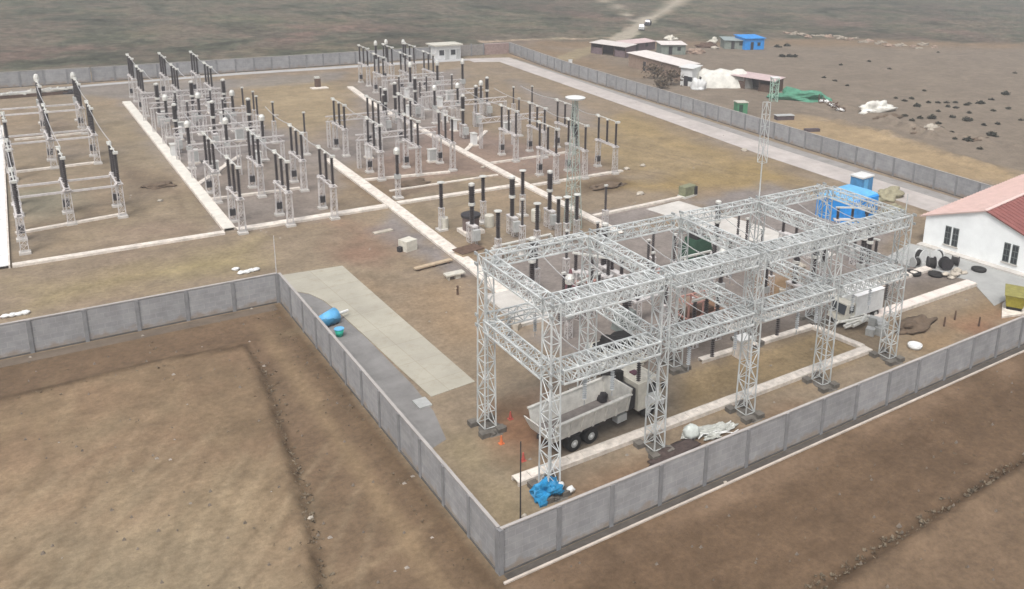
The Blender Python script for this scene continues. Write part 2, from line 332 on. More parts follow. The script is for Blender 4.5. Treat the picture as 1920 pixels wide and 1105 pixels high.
patch(SC_(162,150,126),2.5,.5,(60,200),(240,200),(320,330),(200,250)); patch(SC_(148,145,142),1.5,.7,(0,170),(240,155),(420,150),(640,135),(640,150),(240,185),(100,175))
for i in range(70):
    cx,cy=random.uniform(-6,95),random.uniform(36,176)
    m=np.clip(1-np.hypot((X-cx)/random.uniform(.5,2.4),(Y-cy)/random.uniform(.5,2.4))+n2*.5,0,1)
    paint(m*.45,random.choice([SC_(118,104,84),SC_(180,164,138),SC_(128,118,100)]))
# tyre marks curving through the yard
for pts in (((240,330),(300,345),(330,360),(345,400)),((620,150),(900,170),(1100,260),(1400,330)),((1150,320),(1230,330),(1290,350))):
    for off in (0,1.7):
        q=[(a.x+off,a.y) for a in px(*pts)]; paint(np.clip(.45-linedist(q)+n2*.2,0,.45)*1.0,SC_(128,114,96))
east=outE[...,None]; scm=scr[...,None]; fgl=(fg*(X<18))[...,None]; fgr=(fg*(X>=18))[...,None]
yd=np.clip(1-east-scm-fg[...,None],0,1)
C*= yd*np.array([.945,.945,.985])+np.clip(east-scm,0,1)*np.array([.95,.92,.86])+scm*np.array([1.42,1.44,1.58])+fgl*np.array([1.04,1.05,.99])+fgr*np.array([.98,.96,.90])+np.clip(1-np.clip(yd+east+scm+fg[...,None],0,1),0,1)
C*= 1+(1-scm)*(np.array([1.05,1.02,.96])-1)
C*= (1+.10*n2[...,None]+.07*vnoise(X,Y,1.2,30)[...,None])
# heights
Z=np.zeros_like(X)
inside=(X>17.4)&(X<97.3)&(Y>33.6)&(Y<184)|(X<=17.4)&(Y>72.5)&(Y<184)
offd=np.clip(np.maximum.reduce([X-98.5,(33.2-Y),np.where(X<17,np.minimum(17-X,72.4-Y),-1),Y-185])/3,0,1)
Z+=offd*(.06*vnoise(X,Y,9,31)+.012*n2)
ridge=[(-30,66.7),(-1.4,66.9),(13.2,66.7),(13.0,61.7),(12.2,54.7),(11.7,50.8),(11.0,45.1),(9.7,38.3),(7.6,22),(6,8)]
Z+=.16*np.exp(-(linedist(ridge)/.5)**2)*(1+.6*n2)*offd

Z+=.35*np.exp(-(linedist([(p.x-.5,p.y-.6) for p in rp])/.6)**2)*(1+.5*n2)*offd-.2*np.exp(-(linedist(rp)/.5)**2)*offd
for pts,h,wd in ((px((1500,205),(1600,235),(1700,262),(1920,340)),.5,1.6),(px((1560,195),(1640,215),(1780,250),(1900,275)),.7,1.2),(px((1660,228),(1740,255)),.8,1.5)):
    Z+=h*np.exp(-(linedist(pts)/wd)**2)*np.clip(.6+n2*1.5,0,1.6)*offd
far=np.clip((np.hypot(X-60,Y-110)-130)/400,0,1)
Z+=far*vnoise(X,Y,60,33,5)*3.0+scr*.35*vnoise(X,Y,4,34)
Z+=-np.clip((np.hypot(X,Y)-500)/2500,0,1)*0
verts=np.stack([X,Y,Z],-1).reshape(-1,3)
i0=(np.arange(NY-1)[:,None]*NX+np.arange(NX-1)[None,:]).reshape(-1)
faces=np.stack([i0,i0+1,i0+NX+1,i0+NX],-1)
me=bpy.data.meshes.new('ground'); me.from_pydata(verts.tolist(),[],faces.tolist())
at=me.color_attributes.new('soil','FLOAT_COLOR','POINT')
at.data.foreach_set('color',np.concatenate([np.clip(C,0,1),np.clip(scr*(1-np.clip((3.2-linedist(tr1)),0,1))*(1-np.clip((1.6-linedist(tr2)),0,1)),0,1)[...,None]],-1).reshape(-1))
me.polygons.foreach_set('use_smooth',[True]*len(me.polygons))
gm=bpy.data.materials.new('soil_and_gravel'); gm.use_nodes=True; n=gm.node_tree; b=n.nodes['Principled BSDF']; b.inputs['Roughness'].default_value=.95; b.inputs['Specular IOR Level'].default_value=.1
ca=n.nodes.new('ShaderNodeVertexColor'); ca.layer_name='soil'
geo=n.nodes.new('ShaderNodeNewGeometry')
def nz(sc,det=6,ro=.65):
    q=n.nodes.new('ShaderNodeTexNoise'); q.inputs['Scale'].default_value=sc; q.inputs['Detail'].default_value=det; q.inputs['Roughness'].default_value=ro
    n.links.new(geo.outputs['Position'],q.inputs['Vector']); return q
def ramp(q,a,b_,lo=.35,hi=.65):
    r=n.nodes.new('ShaderNodeMapRange'); r.inputs[1].default_value=lo; r.inputs[2].default_value=hi; r.inputs[3].default_value=a; r.inputs[4].default_value=b_
    n.links.new(q.outputs['Fac'],r.inputs[0]); return r
q1=ramp(nz(.55,8),.84,1.15); q2=ramp(nz(2.6,8,.75),.80,1.2); q3=ramp(nz(.12),.90,1.1)
m1=n.nodes.new('ShaderNodeMath'); m1.operation='MULTIPLY'; n.links.new(q1.outputs[0],m1.inputs[0]); n.links.new(q2.outputs[0],m1.inputs[1])
m2=n.nodes.new('ShaderNodeMath'); m2.operation='MULTIPLY'; n.links.new(m1.outputs[0],m2.inputs[0]); n.links.new(q3.outputs[0],m2.inputs[1])
vm=n.nodes.new('ShaderNodeVectorMath'); vm.operation='SCALE'; n.links.new(ca.outputs[0],vm.inputs[0]); n.links.new(m2.outputs[0],vm.inputs[3])
sq=n.nodes.new('ShaderNodeMapping'); sq.inputs['Scale'].default_value=(1,1,1); n.links.new(geo.outputs['Position'],sq.inputs['Vector'])
sn=nz(.06,9,.72); sr=n.nodes.new('ShaderNodeValToRGB'); n.links.new(sn.outputs['Fac'],sr.inputs[0])
for e,(ps,cc) in zip([sr.color_ramp.elements[0],sr.color_ramp.elements[1],sr.color_ramp.elements.new(.5),sr.color_ramp.elements.new(.58)],((.36,(.50,.52,.46)),(.66,(1.6,1.42,1.28)),(.46,(.86,.90,.78)),(.54,(1.22,1.04,.96)))):
    e.position=ps; e.color=(*cc,1)
s2=ramp(nz(.35,8,.8),.55,1.4,.38,.62)
mc=n.nodes.new('ShaderNodeVectorMath'); mc.operation='SCALE'; n.links.new(sr.outputs[0],mc.inputs[0]); n.links.new(s2.outputs[0],mc.inputs[3])
mx=n.nodes.new('ShaderNodeMix'); mx.data_type='VECTOR'; mx.inputs['A'].default_value=(1,1,1); n.links.new(ca.outputs['Alpha'],mx.inputs['Factor']); n.links.new(mc.outputs[0],mx.inputs['B'])
mm_=n.nodes.new('ShaderNodeVectorMath'); mm_.operation='MULTIPLY'; n.links.new(vm.outputs[0],mm_.inputs[0]); n.links.new(mx.outputs['Result'],mm_.inputs[1])
n.links.new(mm_.outputs[0],b.inputs['Base Color'])
bp=n.nodes.new('ShaderNodeBump'); bp.inputs['Strength'].default_value=.5; bp.inputs['Distance'].default_value=.05; n.links.new(nz(7,8).outputs['Fac'],bp.inputs['Height']); n.links.new(bp.outputs[0],b.inputs['Normal'])
me.materials.append(gm); g=bpy.data.objects.new('ground',me); col.objects.link(g); g['kind']='structure'
rs=random.Random(11); m=MB()
for k in range(420):
    if k%2: x=rs.uniform(-14,17);y=rs.uniform(22,72)
    else: x=rs.uniform(15,75);y=rs.uniform(14,33)
    r=rs.uniform(.03,.09)*(1.8 if rs.random()<.05 else 1); z=.05
    m.add([(x-r,y-r*.7,0),(x+r,y-r,0),(x+r*.8,y+r,0),(x-r,y+r*.8,0),(x+r*.1,y,r*1.3+.06)],[(0,1,4),(1,2,4),(2,3,4),(3,0,4)])
def tuft(x,y,r):
    r*=.62
    for q in range(4):
        a=rs.uniform(0,6.28); c=Vector((x+r*math.cos(a)*.5,y+r*math.sin(a)*.5,0)); d=Vector((rs.uniform(-r,r),rs.uniform(-r,r),rs.uniform(.3,1)*r)); e=Vector((rs.uniform(-r,r),rs.uniform(-r,r),rs.uniform(0,.5)*r))
        mt_.add([c,c+d,c+d+e,c+e],[(0,1,2,3)])
mt_=MB()
for k in range(520):
    t=rs.random()**.8; 
    if k%5==0: x=rs.uniform(-12,13.4);y=66.5+rs.gauss(0,.25)
    else:
        y=66-t*36; x=float(np.interp(y,[24,38.3,45.1,50.8,54.7,61.7,66.2],[8.2,10.1,11.4,12.1,12.6,13.4,13.6]))+rs.gauss(0,.3)
    tuft(x,y,rs.uniform(.08,.24))
for k in range(700):
    x=rs.uniform(28,80); tuft(x,24.5+rs.gauss(0,.35),rs.uniform(.08,.25))
for k in range(200): tuft(16.6+rs.gauss(0,.5)-(0),rs.uniform(30,72),rs.uniform(.04,.13))
for k in range(300):
    if k%2: tuft(rs.uniform(-14,16),rs.uniform(24,71),rs.uniform(.05,.13))
    else: tuft(rs.uniform(18,75),rs.uniform(15,32.5),rs.uniform(.05,.13))
mt_.v=[v for v in mt_.v]
tag(mt_.build('dry_tufts',mat('dry_brown_tuft',(.15,.122,.085),.95,0,3,.4)),kind='stuff')
tag(m.build('loose_stones',mat('brown_clod',(.165,.138,.11),.95,0,3,.4)),kind='stuff')
rs=random.Random(12); m=MB()
for k in range(300):
    x=rs.uniform(0,95);y=rs.uniform(36,172); r=rs.uniform(.04,.12)
    m.add([(x-r,y-r*.7,0),(x+r,y-r,0),(x+r*.8,y+r,0),(x-r,y+r*.8,0),(x+r*.1,y,r)],[(0,1,4),(1,2,4),(2,3,4),(3,0,4)])
tag(m.build('yard_stones',mat('grey_clod',(.27,.24,.205),.95,0,3,.4)),kind='stuff')
def sheet(name,poly,m,z,kind='structure',th=.05):
    o=MB().prism([(p[0],p[1]) for p in poly],z-th,z).build(name,m); tag(o,kind=kind); return o
#@@PAVING
# ------------------------------------------------------------------ paving
sheet('perimeter_road',[(88.3,46),(93.9,46),(93.3,90),(94,120),(96.0,180.6),(86,182.2),(86,177.5),(91.3,176.0),(89.8,126),(88.3,90)],roadm,.03)
sheet('road_margin',[(93.95,50),(96.2,50),(95.5,90),(95.9,130),(96.3,178),(95.95,178),(94.05,120),(93.35,90)],mat('grey_fines',(.27,.26,.25),.95,0,.6,.2,.5),.024)
sheet('north_road',[(-60,174.2),(2,174.0),(16,177.0),(40,179.3),(85.9,180.0),(85.9,183),(40,181.4),(16,178.6),(2,175.6),(-60,175.6)],mat('pale_road_concrete',(.36,.36,.36),.9,0,.3,.15,.25),.02)
sheet('concrete_slab',[(18.25,78.9),(24.6,78.3),(24.9,66),(25.3,52.6),(21.9,52.3),(21.6,58),(21.4,63),(21.1,68.4),(20.8,71.6),(20.2,73.6),(19.2,74.9),(18.3,75.1)],slabm,.04)
sheet('gravel_strip',[(18.15,75.0),(19.2,74.8),(20.2,73.5),(20.75,71.6),(21.05,68.4),(21.35,63),(21.5,54.5),(21.3,50.5),(20.6,47.0),(18.15,46.0)],gravm,.012)
sheet('pale_slab',[(59.0,78.0),(64.2,78.6),(66.8,66),(67.4,56.6),(64.4,56.3),(62.0,66),(60.2,72)],padm,.04)
sheet('building_apron',[(70.2,40.2),(79.8,41.0),(78.4,49.6),(76.9,54.8),(70.5,53.2),(72.9,46.5),(73.6,44.9)],mat('apron_concrete',(.33,.335,.325),.9,0,.6,.15,.2),.036)
sheet('wall_footpath',[(-60,71.75),(17.2,71.75),(17.2,72.9),(-60,72.9)],mat('brown_margin',(.12,.095,.072),.95,0,.8,.3,.4),.006,th=.02)
sheet('inner_footpath',[(-60,74.0),(17.9,74.0),(18.0,76.4),(-60,75.6)],mat('inner_margin',(.30,.29,.28),.95,0,.5,.2,.4),.008,th=.02)
# ------------------------------------------------------------------ perimeter walls
WH=2.55
def wall(label,a,b,n,outn,name='perimeter_wall',h=WH):
    """precast wall from a to b with n bays; outn=+1/-1 side on which posts stand proud"""
    a=Vector((*a,0));b=Vector((*b,0)); L=(b-a).length; D=L/n; rz=math.atan2(b.y-a.y,b.x-a.x)
    t=thing(name,label,'wall',a,rz,'precast walls round the yard')
    pw=.26
    pm=MB()
    pm.box(pw/2,D-pw/2,-.06,.06,.11,h-.03)
    me=pm.mesh('panel',conc)
    # pre-formed horizontal joints
    jm=MB()
    for k in range(1,5): jm.box(pw/2,D-pw/2,-.066,.066,h*k/5-.012,h*k/5+.012)
    pme=MB().box(-pw/2,pw/2,-.14,.14,0,h).mesh('post',postm)
    pl=MB().box(pw/2,D-pw/2,-.11,.11,0,.12).mesh('plinth',plinth)
    cp=MB().box(0,L,-.09,.09,h,h+.07).build('coping',mat('coping_mortar',(.36,.34,.325),.9,0,1,.15),t)
    for i in range(n+1):
        if i<n: 
            obj('panel',me,t,(i*D,random.uniform(-.012,.012),random.uniform(-.02,.012)))
            obj('plinth',pl,t,(i*D,0,0))
        obj('post',pme,t,(i*D,0,0))
    return t
W1=wall('long grey panel wall along the near front of the yard, right of the corner',(17.8,34.35),(81.2,34.35),19,-1,h=2.65)
W2=wall('grey panel wall running back from the near corner beside the pale slab',(17.8,73.0),(17.8,34.55),12,1,h=2.6)
W3=wall('grey panel wall across the brown plot at the left edge',(-26.0,73.2),(17.6,73.2),13,-1)
W4=wall('long grey panel wall on the right, between perimeter road and camp',(96.9,50),(96.9,159.0),33,1)
W4b=wall('grey panel wall at the far right corner, past the white sign',(97.0,159.4),(99.0,186.0),8,1)
W5=wall('far grey panel wall at the back left of the yard',(-50,178.6),(16,180.6),20,-1)
W6=wall('far grey panel wall behind the insulators at the back',(16.4,180.6),(79.0,184.6),19,-1)
o=MB().box(17.6,81.2,33.52,33.67,-.03,.09).build('kerb_strip',mat('kerb_mortar',(.46,.41,.36),.9,0,1,.2)); tag(o,kind='structure')
o=MB().box(17.9,81.2,33.67,34.2,-.02,.012).build('drain_strip',mat('dark_soil',(.085,.075,.066),.95,0,1.2,.3,.4)); tag(o,kind='structure')  # darker soil strip between kerb and wall
#@@TRENCH
# ------------------------------------------------------------------ cable trenches
def trench(label,pts,wd,h=.22,m=cover,z=0):
    t=thing('cable_trench',label,'cable trench',(0,0,0),0,'covered cable trenches')
    pts=[Vector((p[0],p[1],0)) for p in pts]
    c=MB();k=MB()
    for a,b in zip(pts[:-1],pts[1:]):
        L=(b-a).length;d=(b-a)/L;nn=Vector((-d.y,d.x,0)); n_=max(1,int(L/.9))
        e0=d*(.0)
        for s in (-1,1):
            q=nn*s*(wd/2-.06)
            k.bar(a+q+Vector((0,0,h/2-.02)),b+q+Vector((0,0,h/2-.02)),.12,h+.04)
        for i in range(n_):
            u=a+d*(L*i/n_+.012); v=a+d*(L*(i+1)/n_-.012); dz=random.uniform(0,.015)
            c.bar(u+Vector((0,0,h-.03+dz)),v+Vector((0,0,h-.03+dz)),wd-.24,.07)
    k.build('side_kerb',cover,t); c.build('cover_slab',m,t); return t
trench('long pale trench cover between left yard and first switch bay',[(18.3,92.9),(18.6,160.5)],1.15,.3,mat('white_cover',(.66,.64,.58),.8,0,1,.15,.2))
trench('pale cross trench running the width of the yard in front of the bays',[(.6,92.3),(17.7,92.3)],.75)
trench('pale cross trench under the nearest switch row, right of the long left trench',[(18.9,92.5),(34.2,92.7)],1.1)
trench('pale trench running from the middle bays down to the gantry',[(35.0,114.4),(34.9,92.9),(34.5,71.5),(34.0,64)],1.25)
trench('pale cross trench behind the transformer area',[(35.6,93.1),(50.9,92.9)],.8)
trench('long pale trench between middle and right bays',[(51.6,72.4),(51.5,92),(51.7,125),(51.6,143),(53.3,160)],1.0)
trench('thin cross trench to the right of the second long trench',[(52.1,92.0),(65.5,92.2)],.6)
trench('thin slanting trench joining the long left trench',[(18.9,110.2),(25.8,120.8)],.55)
trench('thin slanting trench joining the right long trench',[(52.2,110.5),(59.7,119.4)],.6)
trench('thin trench along the second switch row of the first bay',[(18.9,103.9),(28.2,103.6)],.5)
trench('thin trench along the second switch row of the middle bay',[(35.4,103.4),(45.9,101.9)],.5)
trench('thin kerb behind the middle transformer plot',[(36.6,97.9),(50.6,98.1)],.35,.14)
trench('thin trench in front of the right bay second row',[(52.2,103.2),(63.9,103.5)],.4)
trench('thin pale trench beside the grey gravel pad, right of the tall mast',[(52.2,78.7),(66.4,79.4)],.55)
trench('wide white trench at the left edge of the yard',[(-.5,92.0),(.3,115),(1.0,135),(1.6,150)],1.9,.3,whitem)
trench('thin white trench across the left yard, nearest',[(1.3,101.4),(10.6,102.9)],.45)
trench('thin white trench across the left yard, second',[(2.2,124.6),(10.9,125.2)],.45)
trench('thin white trench across the left yard, farthest',[(3.3,141.3),(11.0,141.8)],.4)
trench('pale trench in front of the gantry along the near wall',[(22.0,40.6),(53.4,40.6)],.85,.28)
trench('short pale trench beside the white van, behind the near gantry legs',[(40.8,46.3),(52.6,45.9),(53.3,41.1)],.6,.25)
trench('wide pale trench leading from the gantry to the white building',[(57.5,44.4),(72.9,44.4)],1.15,.3,mat('pinkish_cover',(.66,.58,.53),.8,0,1,.15,.2))
trench('pale trench along the near side of the gantry, toward the building',[(46.0,49.2),(72.4,49.0)],.9,.25)
o=MB().box(0,3.0,0,6.6,0,.24).build('white_slab',padm,None,loc=(32.3,58.6,0.0)); tag(o,'wide white concrete slab under the left end of the gantry','slab')
o=MB().prism([(0,0),(3.9,-1.2),(5.6,-.2),(5.8,2.4),(2.6,1.6)],0,.18).build('container_slab',cover,None,loc=(68.4,38.3,0)); tag(o,'pale concrete slab under the yellow skip by the near wall','slab')
o=MB().box(0,.9,0,1.2,0,.12).build('inspection_cover',boxm,None,loc=(20.6,51.2,0)); tag(o,'small white cover at the near end of the pale slab','cover')
#@@GANTRY
# ------------------------------------------------------------------ steel gantry
GXs=[23.3,30.9,38.6,46.1,53.6]; GYs=[38.9,46.8]
def lattice(m,a,b,wa,wb,n,ch,br,axis='z'):
    """square lattice member between a and b; wa,wb=(width u,width v)"""
    a=Vector(a);b=Vector(b);d=(b-a).normalized()
    if axis=='z': u,v=Vector((1,0,0)),Vector((0,1,0))
    elif axis=='x': u,v=Vector((0,1,0)),Vector((0,0,1))
    else: u,v=Vector((1,0,0)),Vector((0,0,1))
    cs=[(-1,-1),(1,-1),(1,1),(-1,1)]
    def pt(i,t):
        c=a.lerp(b,t); wu=wa[0]+(wb[0]-wa[0])*t; wv=wa[1]+(wb[1]-wa[1])*t
        return c+u*(cs[i][0]*wu/2)+v*(cs[i][1]*wv/2)
    for i in range(4): m.bar(pt(i,0),pt(i,1),ch)
    for k in range(n):
        t0,t1=k/n,(k+1)/n
        for i in range(4):
            j=(i+1)%4
            m.bar(pt(i,t0),pt(j,t0),br)
            if (k+i)%2: m.bar(pt(i,t0),pt(j,t1),br)
            else: m.bar(pt(j,t0),pt(i,t1),br)
            if axis=='zz': 
                if (k+i)%2: m.bar(pt(j,t0),pt(i,t1),br)
                else: m.bar(pt(i,t0),pt(j,t1),br)
    for i in range(4): m.bar(pt(i,1),pt((i+1)%4,1),br)
gan=thing('steel_gantry','big galvanised lattice gantry over the near right of the yard','gantry',(GXs[0],GYs[0],0))
TOP=11.9;LOW=7.9
cm=MB(); lattice(cm,(0,0,.3),(0,0,TOP),(.78,1.05),(.55,.95),10,.078,.04)
cme=cm.mesh('column',galv)
fm=MB(); 
for sx in(-1,1):
    for sy in(-1,1): fm.cbox(sx*.58,sy*.8,-.02,.55,.55,.34)
fm.blob((.2,-.4,0),(.8,.75,.2),3,.5,flat=True)
fme=fm.mesh('footing',mat('footing_concrete',(.13,.12,.105),.95,0,2,.4,.5))
for i,x in enumerate(GXs):
    for j,y in enumerate(GYs):
        c=obj('column',cme,gan,(x-GXs[0],y-GYs[0],0)); obj('footing',fme,c,(0,0,0))
bxm=MB(); lattice(bxm,(.45,0,0),(7.12,0,0),(.8,.75),(.8,.75),10,.09,.045,'x'); bx=bxm.mesh('cross_beam',galv)
bwm=MB(); lattice(bwm,(.42,0,0),(7.15,0,0),(1.45,.8),(1.45,.8),14,.10,.05,'x'); bwide=bwm.mesh('cross_beam',galv)
bym=MB(); lattice(bym,(0,.45,0),(0,7.45,0),(.8,.75),(.8,.75),10,.09,.045,'y'); by=bym.mesh('cross_beam',galv)
for z in (LOW-.4,TOP-.3):
    for j,y in enumerate(GYs):
        for i in range(4): obj('cross_beam',bx if j else bwide,gan,(GXs[i]-GXs[0],y-GYs[0],z))
    for i,x in enumerate(GXs):
        obj('cross_beam',by,gan,(x-GXs[0],0,z))
gm_=MB()
for z in (LOW-.4,TOP-.3):
    for sx in (-1,1):
        for sy in (-1,1): gm_.cbox(sx*.36,sy*.56,z-.42,.10,.34,.18); gm_.cbox(sx*.36,sy*.56,z+.26,.10,.34,.18)
gme=gm_.mesh('gusset_plates',mat('dull_zinc',(.36,.38,.38),.6,.2,3,.3))
for i,x in enumerate(GXs):
    for j,y in enumerate(GYs): g_=obj('gusset_plates',gme,gan,(x-GXs[0],y-GYs[0],0)); g_['kind']='stuff'
# hanging strain insulator strings and their pale hangers
sm=MB(); 
for k in range(9): sm.lathe(0,0,[(.05,-.14*k-.3),(.14,-.14*k-.34),(.05,-.14*k-.38)],8)
sm.bar((0,0,-.3),(0,0,0),.04); sm.bar((0,0,-1.6),(0,0,-1.9),.04)
sme=sm.mesh('insulator_string',mat('grey_glass_disc',(.35,.37,.38),.3,0,3,.2))
dsm=MB(); 
for k in range(9): dsm.lathe(0,0,[(.05,-.14*k-.3),(.15,-.14*k-.34),(.05,-.14*k-.38)],8)
dsme=dsm.mesh('insulator_string',porc)
for j,y in enumerate(GYs):
    for i in range(4):
        for k in (1,2,3):
            xx=GXs[i]+(GXs[i+1]-GXs[i])*k/4-GXs[0]
            obj('insulator_string',sme if (i+k)%3 else dsme,gan,(xx,y-GYs[0]-(.55 if j==0 else -.55),LOW-.75))
# lightning masts on two of the rear columns
def mast(h,wb):
    m=MB(); lattice(m,(0,0,0),(0,0,h*.7),(wb,wb),(.28,.28),7,.06,.035); m.tube((0,0,h*.7),(0,0,h),.05,.02,6); return m
m=MB(); m.tube((0,0,0),(0,0,3.0),.05,.05,8); lattice(m,(0,0,3.0),(0,0,7.6),(.5,.5),(.4,.4),5,.04,.022); m.build('lightning_mast',galv,gan,loc=(GXs[3]-GXs[0],GYs[1]-GYs[0],TOP))
m=MB(); m.tube((0,0,0),(0,0,1.6),.05,.03,6); m.build('lightning_mast',galv,gan,loc=(GXs[4]-GXs[0],0,TOP))

for x in (1.2,3.8,6.3):
    m=MB(); pts=[Vector((x,.45+(GYs[1]-GYs[0]-.9)*k/8,-.55*math.sin(PI*k/8))) for k in range(9)]
    for a,b in zip(pts[:-1],pts[1:]): m.bar(a,b,.045)
    cme_=m.mesh('conductor',mat('aluminium_wire',(.5,.5,.5),.5,.3,2,.1))
    for i in range(4):
        obj('conductor',cme_,gan,(GXs[i]-GXs[0],0,TOP-.7)); obj('conductor',cme_,gan,(GXs[i]-GXs[0],0,LOW-.8))
#@@DEVICES
# ------------------------------------------------------------------ switchyard apparatus
def insul(h,r=.13,R=.2,n=12,z0=0,cx=0,cy=0,m=None):
    m=m or MB(); prof=[(r,z0)]
    for k in range(n):
        z=z0+h*k/n; prof+= [(r,z+.01),(R,z+h/n*.55),(r,z+h/n*.8)]
    prof.append((r,z0+h)); m.lathe(cx,cy,prof,9); return m
ZS=3.75; IH=2.85
ins_me=insul(IH,.11,.19,14).mesh('insulator',porc)
# 3-column disconnector, long axis +y, near leg at the origin
dis0=thing('disconnector','tmp','disconnector',(0,0,0),0,'three column disconnectors in rows on the yard')
def leg_mesh():
    m=MB(); lattice(m,(0,0,.15),(0,0,ZS-.2),(.62,.42),(.48,.36),5,.06,.03); m.cbox(0,0,ZS-.22,.75,.6,.06); return m.mesh('support_leg',pale)
lme=leg_mesh(); fmee=MB().cbox(0,0,0,.9,.8,.22).mesh('footing',mat('white_footing',(.5,.48,.45),.9,0,2,.2))
for yy in (0,4):
    l=obj('support_leg',lme,dis0,(0,yy,0)); obj('footing',fmee,l,(0,0,0))
m=MB()
for sx in(-.22,.22): m.box(sx-.06,sx+.06,-.45,4.45,ZS-.16,ZS-.02)
for yy in (0,2,4): m.cbox(0,yy,ZS-.02,.42,.42,.10)
m.build('base_frame',pale,dis0)
for yy in (0,2,4): 
    i_=obj('insulator',ins_me,dis0,(0,yy,ZS+.08))
capm=MB().lathe(0,0,[(.10,0),(.17,.05),(.17,.2),(.08,.26)],8)
zt=ZS+.08+IH
m=MB()
for yy in (0,2,4): m.lathe(0,yy,[(.12,zt),(.2,zt+.04),(.2,zt+.14),(.08,zt+.2)],8)
m.tube((0,-.35,zt+.22),(0,4.35,zt+.22),.06,.06,8)
m.box(-.22,.22,-.55,-.15,zt+.12,zt+.34); m.box(-.2,.2,4.15,4.5,zt+.12,zt+.34)
m.build('contact_arm',cap,dis0)
m=MB().cbox(.0,-.05,.75,.55,.42,.75); mb_=m.build('mechanism_box',darkm,dis0); mb_.location=(0,4.0,0)
m=MB().tube((.0,3.6,1.5),(0,3.2,ZS-.1),.035,.035,6).build('drive_rod',pale,dis0)
# simple apparatus on a pedestal
def pedestal(h,wd=.42): m=MB(); lattice(m,(0,0,.12),(0,0,h),(wd*1.1,wd*1.1),(wd,wd),4,.055,.03); m.cbox(0,0,h,wd+.12,wd+.12,.06); return m
def app(name,cat,group,hs,parts):
    t=thing(name,'tmp',cat,(0,0,0),0,group)
    pedestal(hs).build('support_leg',pale,t); MB().cbox(0,0,0,1.0,1.0,.2).build('footing',MATS['white_footing'],t)
    for nm,b,mt in parts: b.build(nm,mt,t)
    return t
ct0=app('current_transformer','transformer','slim post type instrument transformers',2.3,[
  ('tank',MB().cbox(0,0,2.36,.6,.6,.5),boxm),('insulator',insul(2.3,.15,.23,12,2.86),porc),
  ('head',MB().lathe(0,0,[(.25,5.16),(.36,5.25),(.36,5.7),(.22,5.95),(.1,6.0)],10),cap)])
sa0=app('surge_arrester','arrester','surge arresters',2.4,[
  ('insulator',insul(2.7,.15,.24,14,2.5),porc),('grading_ring',MB().lathe(0,0,[(.12,5.1),(.38,5.12),(.38,5.2),(.12,5.24)],12),cap)])
pi0=app('post_insulator','insulator','slender dark post insulators',3.0,[
  ('insulator',insul(2.5,.10,.16,12,3.1),porc),('clamp',MB().cbox(0,0,5.6,.35,.25,.16),cap)])
vt0=app('voltage_transformer','transformer','voltage transformers with pale caps',2.6,[
  ('tank',MB().cbox(0,0,2.66,.75,.75,.8),boxm),('insulator',insul(2.6,.17,.26,12,3.46),porc),
  ('head',MB().lathe(0,0,[(.2,6.06),(.32,6.1),(.34,6.55),(.24,6.9),(.08,7.0)],10),cap)])
# circuit breaker: frame, cabinet, support insulator and T-shaped interrupter
cb0=thing('circuit_breaker','tmp','circuit breaker',(0,0,0),0,'live tank circuit breakers')
for yy in(-.5,.5): 
    l=obj('support_leg',pedestal(1.9,.42).mesh('support_leg',pale),cb0,(0,yy,0))
MB().cbox(0,0,1.96,.6,1.6,.15).build('base_frame',pale,cb0); MB().cbox(.0,-.95,.7,.7,.45,1.1).build('control_cabinet',boxm,cb0)
insul(1.9,.18,.27,10,2.11).build('support_insulator',porc,cb0); insul(1.7,.23,.33,9,4.35).build('interrupter',porc,cb0)
MB().lathe(0,0,[(.2,4.01),(.34,4.06),(.34,4.3),(.2,4.35)],10).build('mid_flange',cap,cb0)
MB().lathe(0,0,[(.22,6.05),(.3,6.1),(.3,6.3),(.1,6.4)],10).build('terminal_cap',cap,cb0)
used={}
def place(proto,x,y,label,rz=0,z=0):
    if proto.name not in used: used[proto.name]=1; proto.location=(x,y,z); proto['label']=label; proto.rotation_euler=(0,0,rz); return proto
    return dup(proto,(x,y,z),label,rz)
ords=['leftmost','middle','rightmost']
def row(proto,xs,y,what,where,dy=(0,0,0),names=None):
    for i,x in enumerate(xs): place(proto,x,y+dy[i],f'{what}, {(names or ords)[i]} of {where}')
DW='disconnector'
row(dis0,[19.2,23.75,28.2],91.4,DW,'nearest row, between the long left and middle trenches')
row(dis0,[19.3,23.8,28.4],102.5,DW,'second row, between the long left and middle trenches')
row(dis0,[19.6,24.2,28.8],149.3,DW,'the third row back, left side')
row(dis0,[20.0,24.5,29.1],160.8,DW,'farthest row before the back wall on the left')
row(dis0,[37.4,42.1,46.6],102.5,DW,'nearer row in the middle bay')
row(dis0,[37.4,41.9,46.3],115.0,DW,'farther row in the middle bay')
row(dis0,[55.2,59.4,64.0],91.7,DW,'nearest row in the right bay by the tall mast')
row(dis0,[55.6,59.9,64.3],102.6,DW,'second row in the right bay')
row(dis0,[55.6,60.3,64.6],149.5,DW,'third row in the right bay, back of the yard')
row(dis0,[56.6,61.1,65.3],159.7,DW,'farthest row in front of the white gatehouse')
place(dis0,1.7,95.3,'disconnector beside the wide white trench, nearest in the left yard')
place(dis0,1.9,107.5,'disconnector beside the wide white trench, second in the left yard')
place(dis0,2.2,121.5,'disconnector beside the wide white trench, third in the left yard')
row(dis0,[5.9,10.3],102.1,DW,'nearest cross row in the left yard',names=['left one','right one'])
row(dis0,[6.3,10.7],124.8,DW,'second cross row in the left yard',names=['left one','right one'])
row(dis0,[6.8,11.1],141.5,DW,'farthest cross row in the left yard',names=['left one','right one'])
CW='post current transformer'
row(ct0,[19.6,23.8,28.0],117.6,CW,'row behind the second switches, left bay')
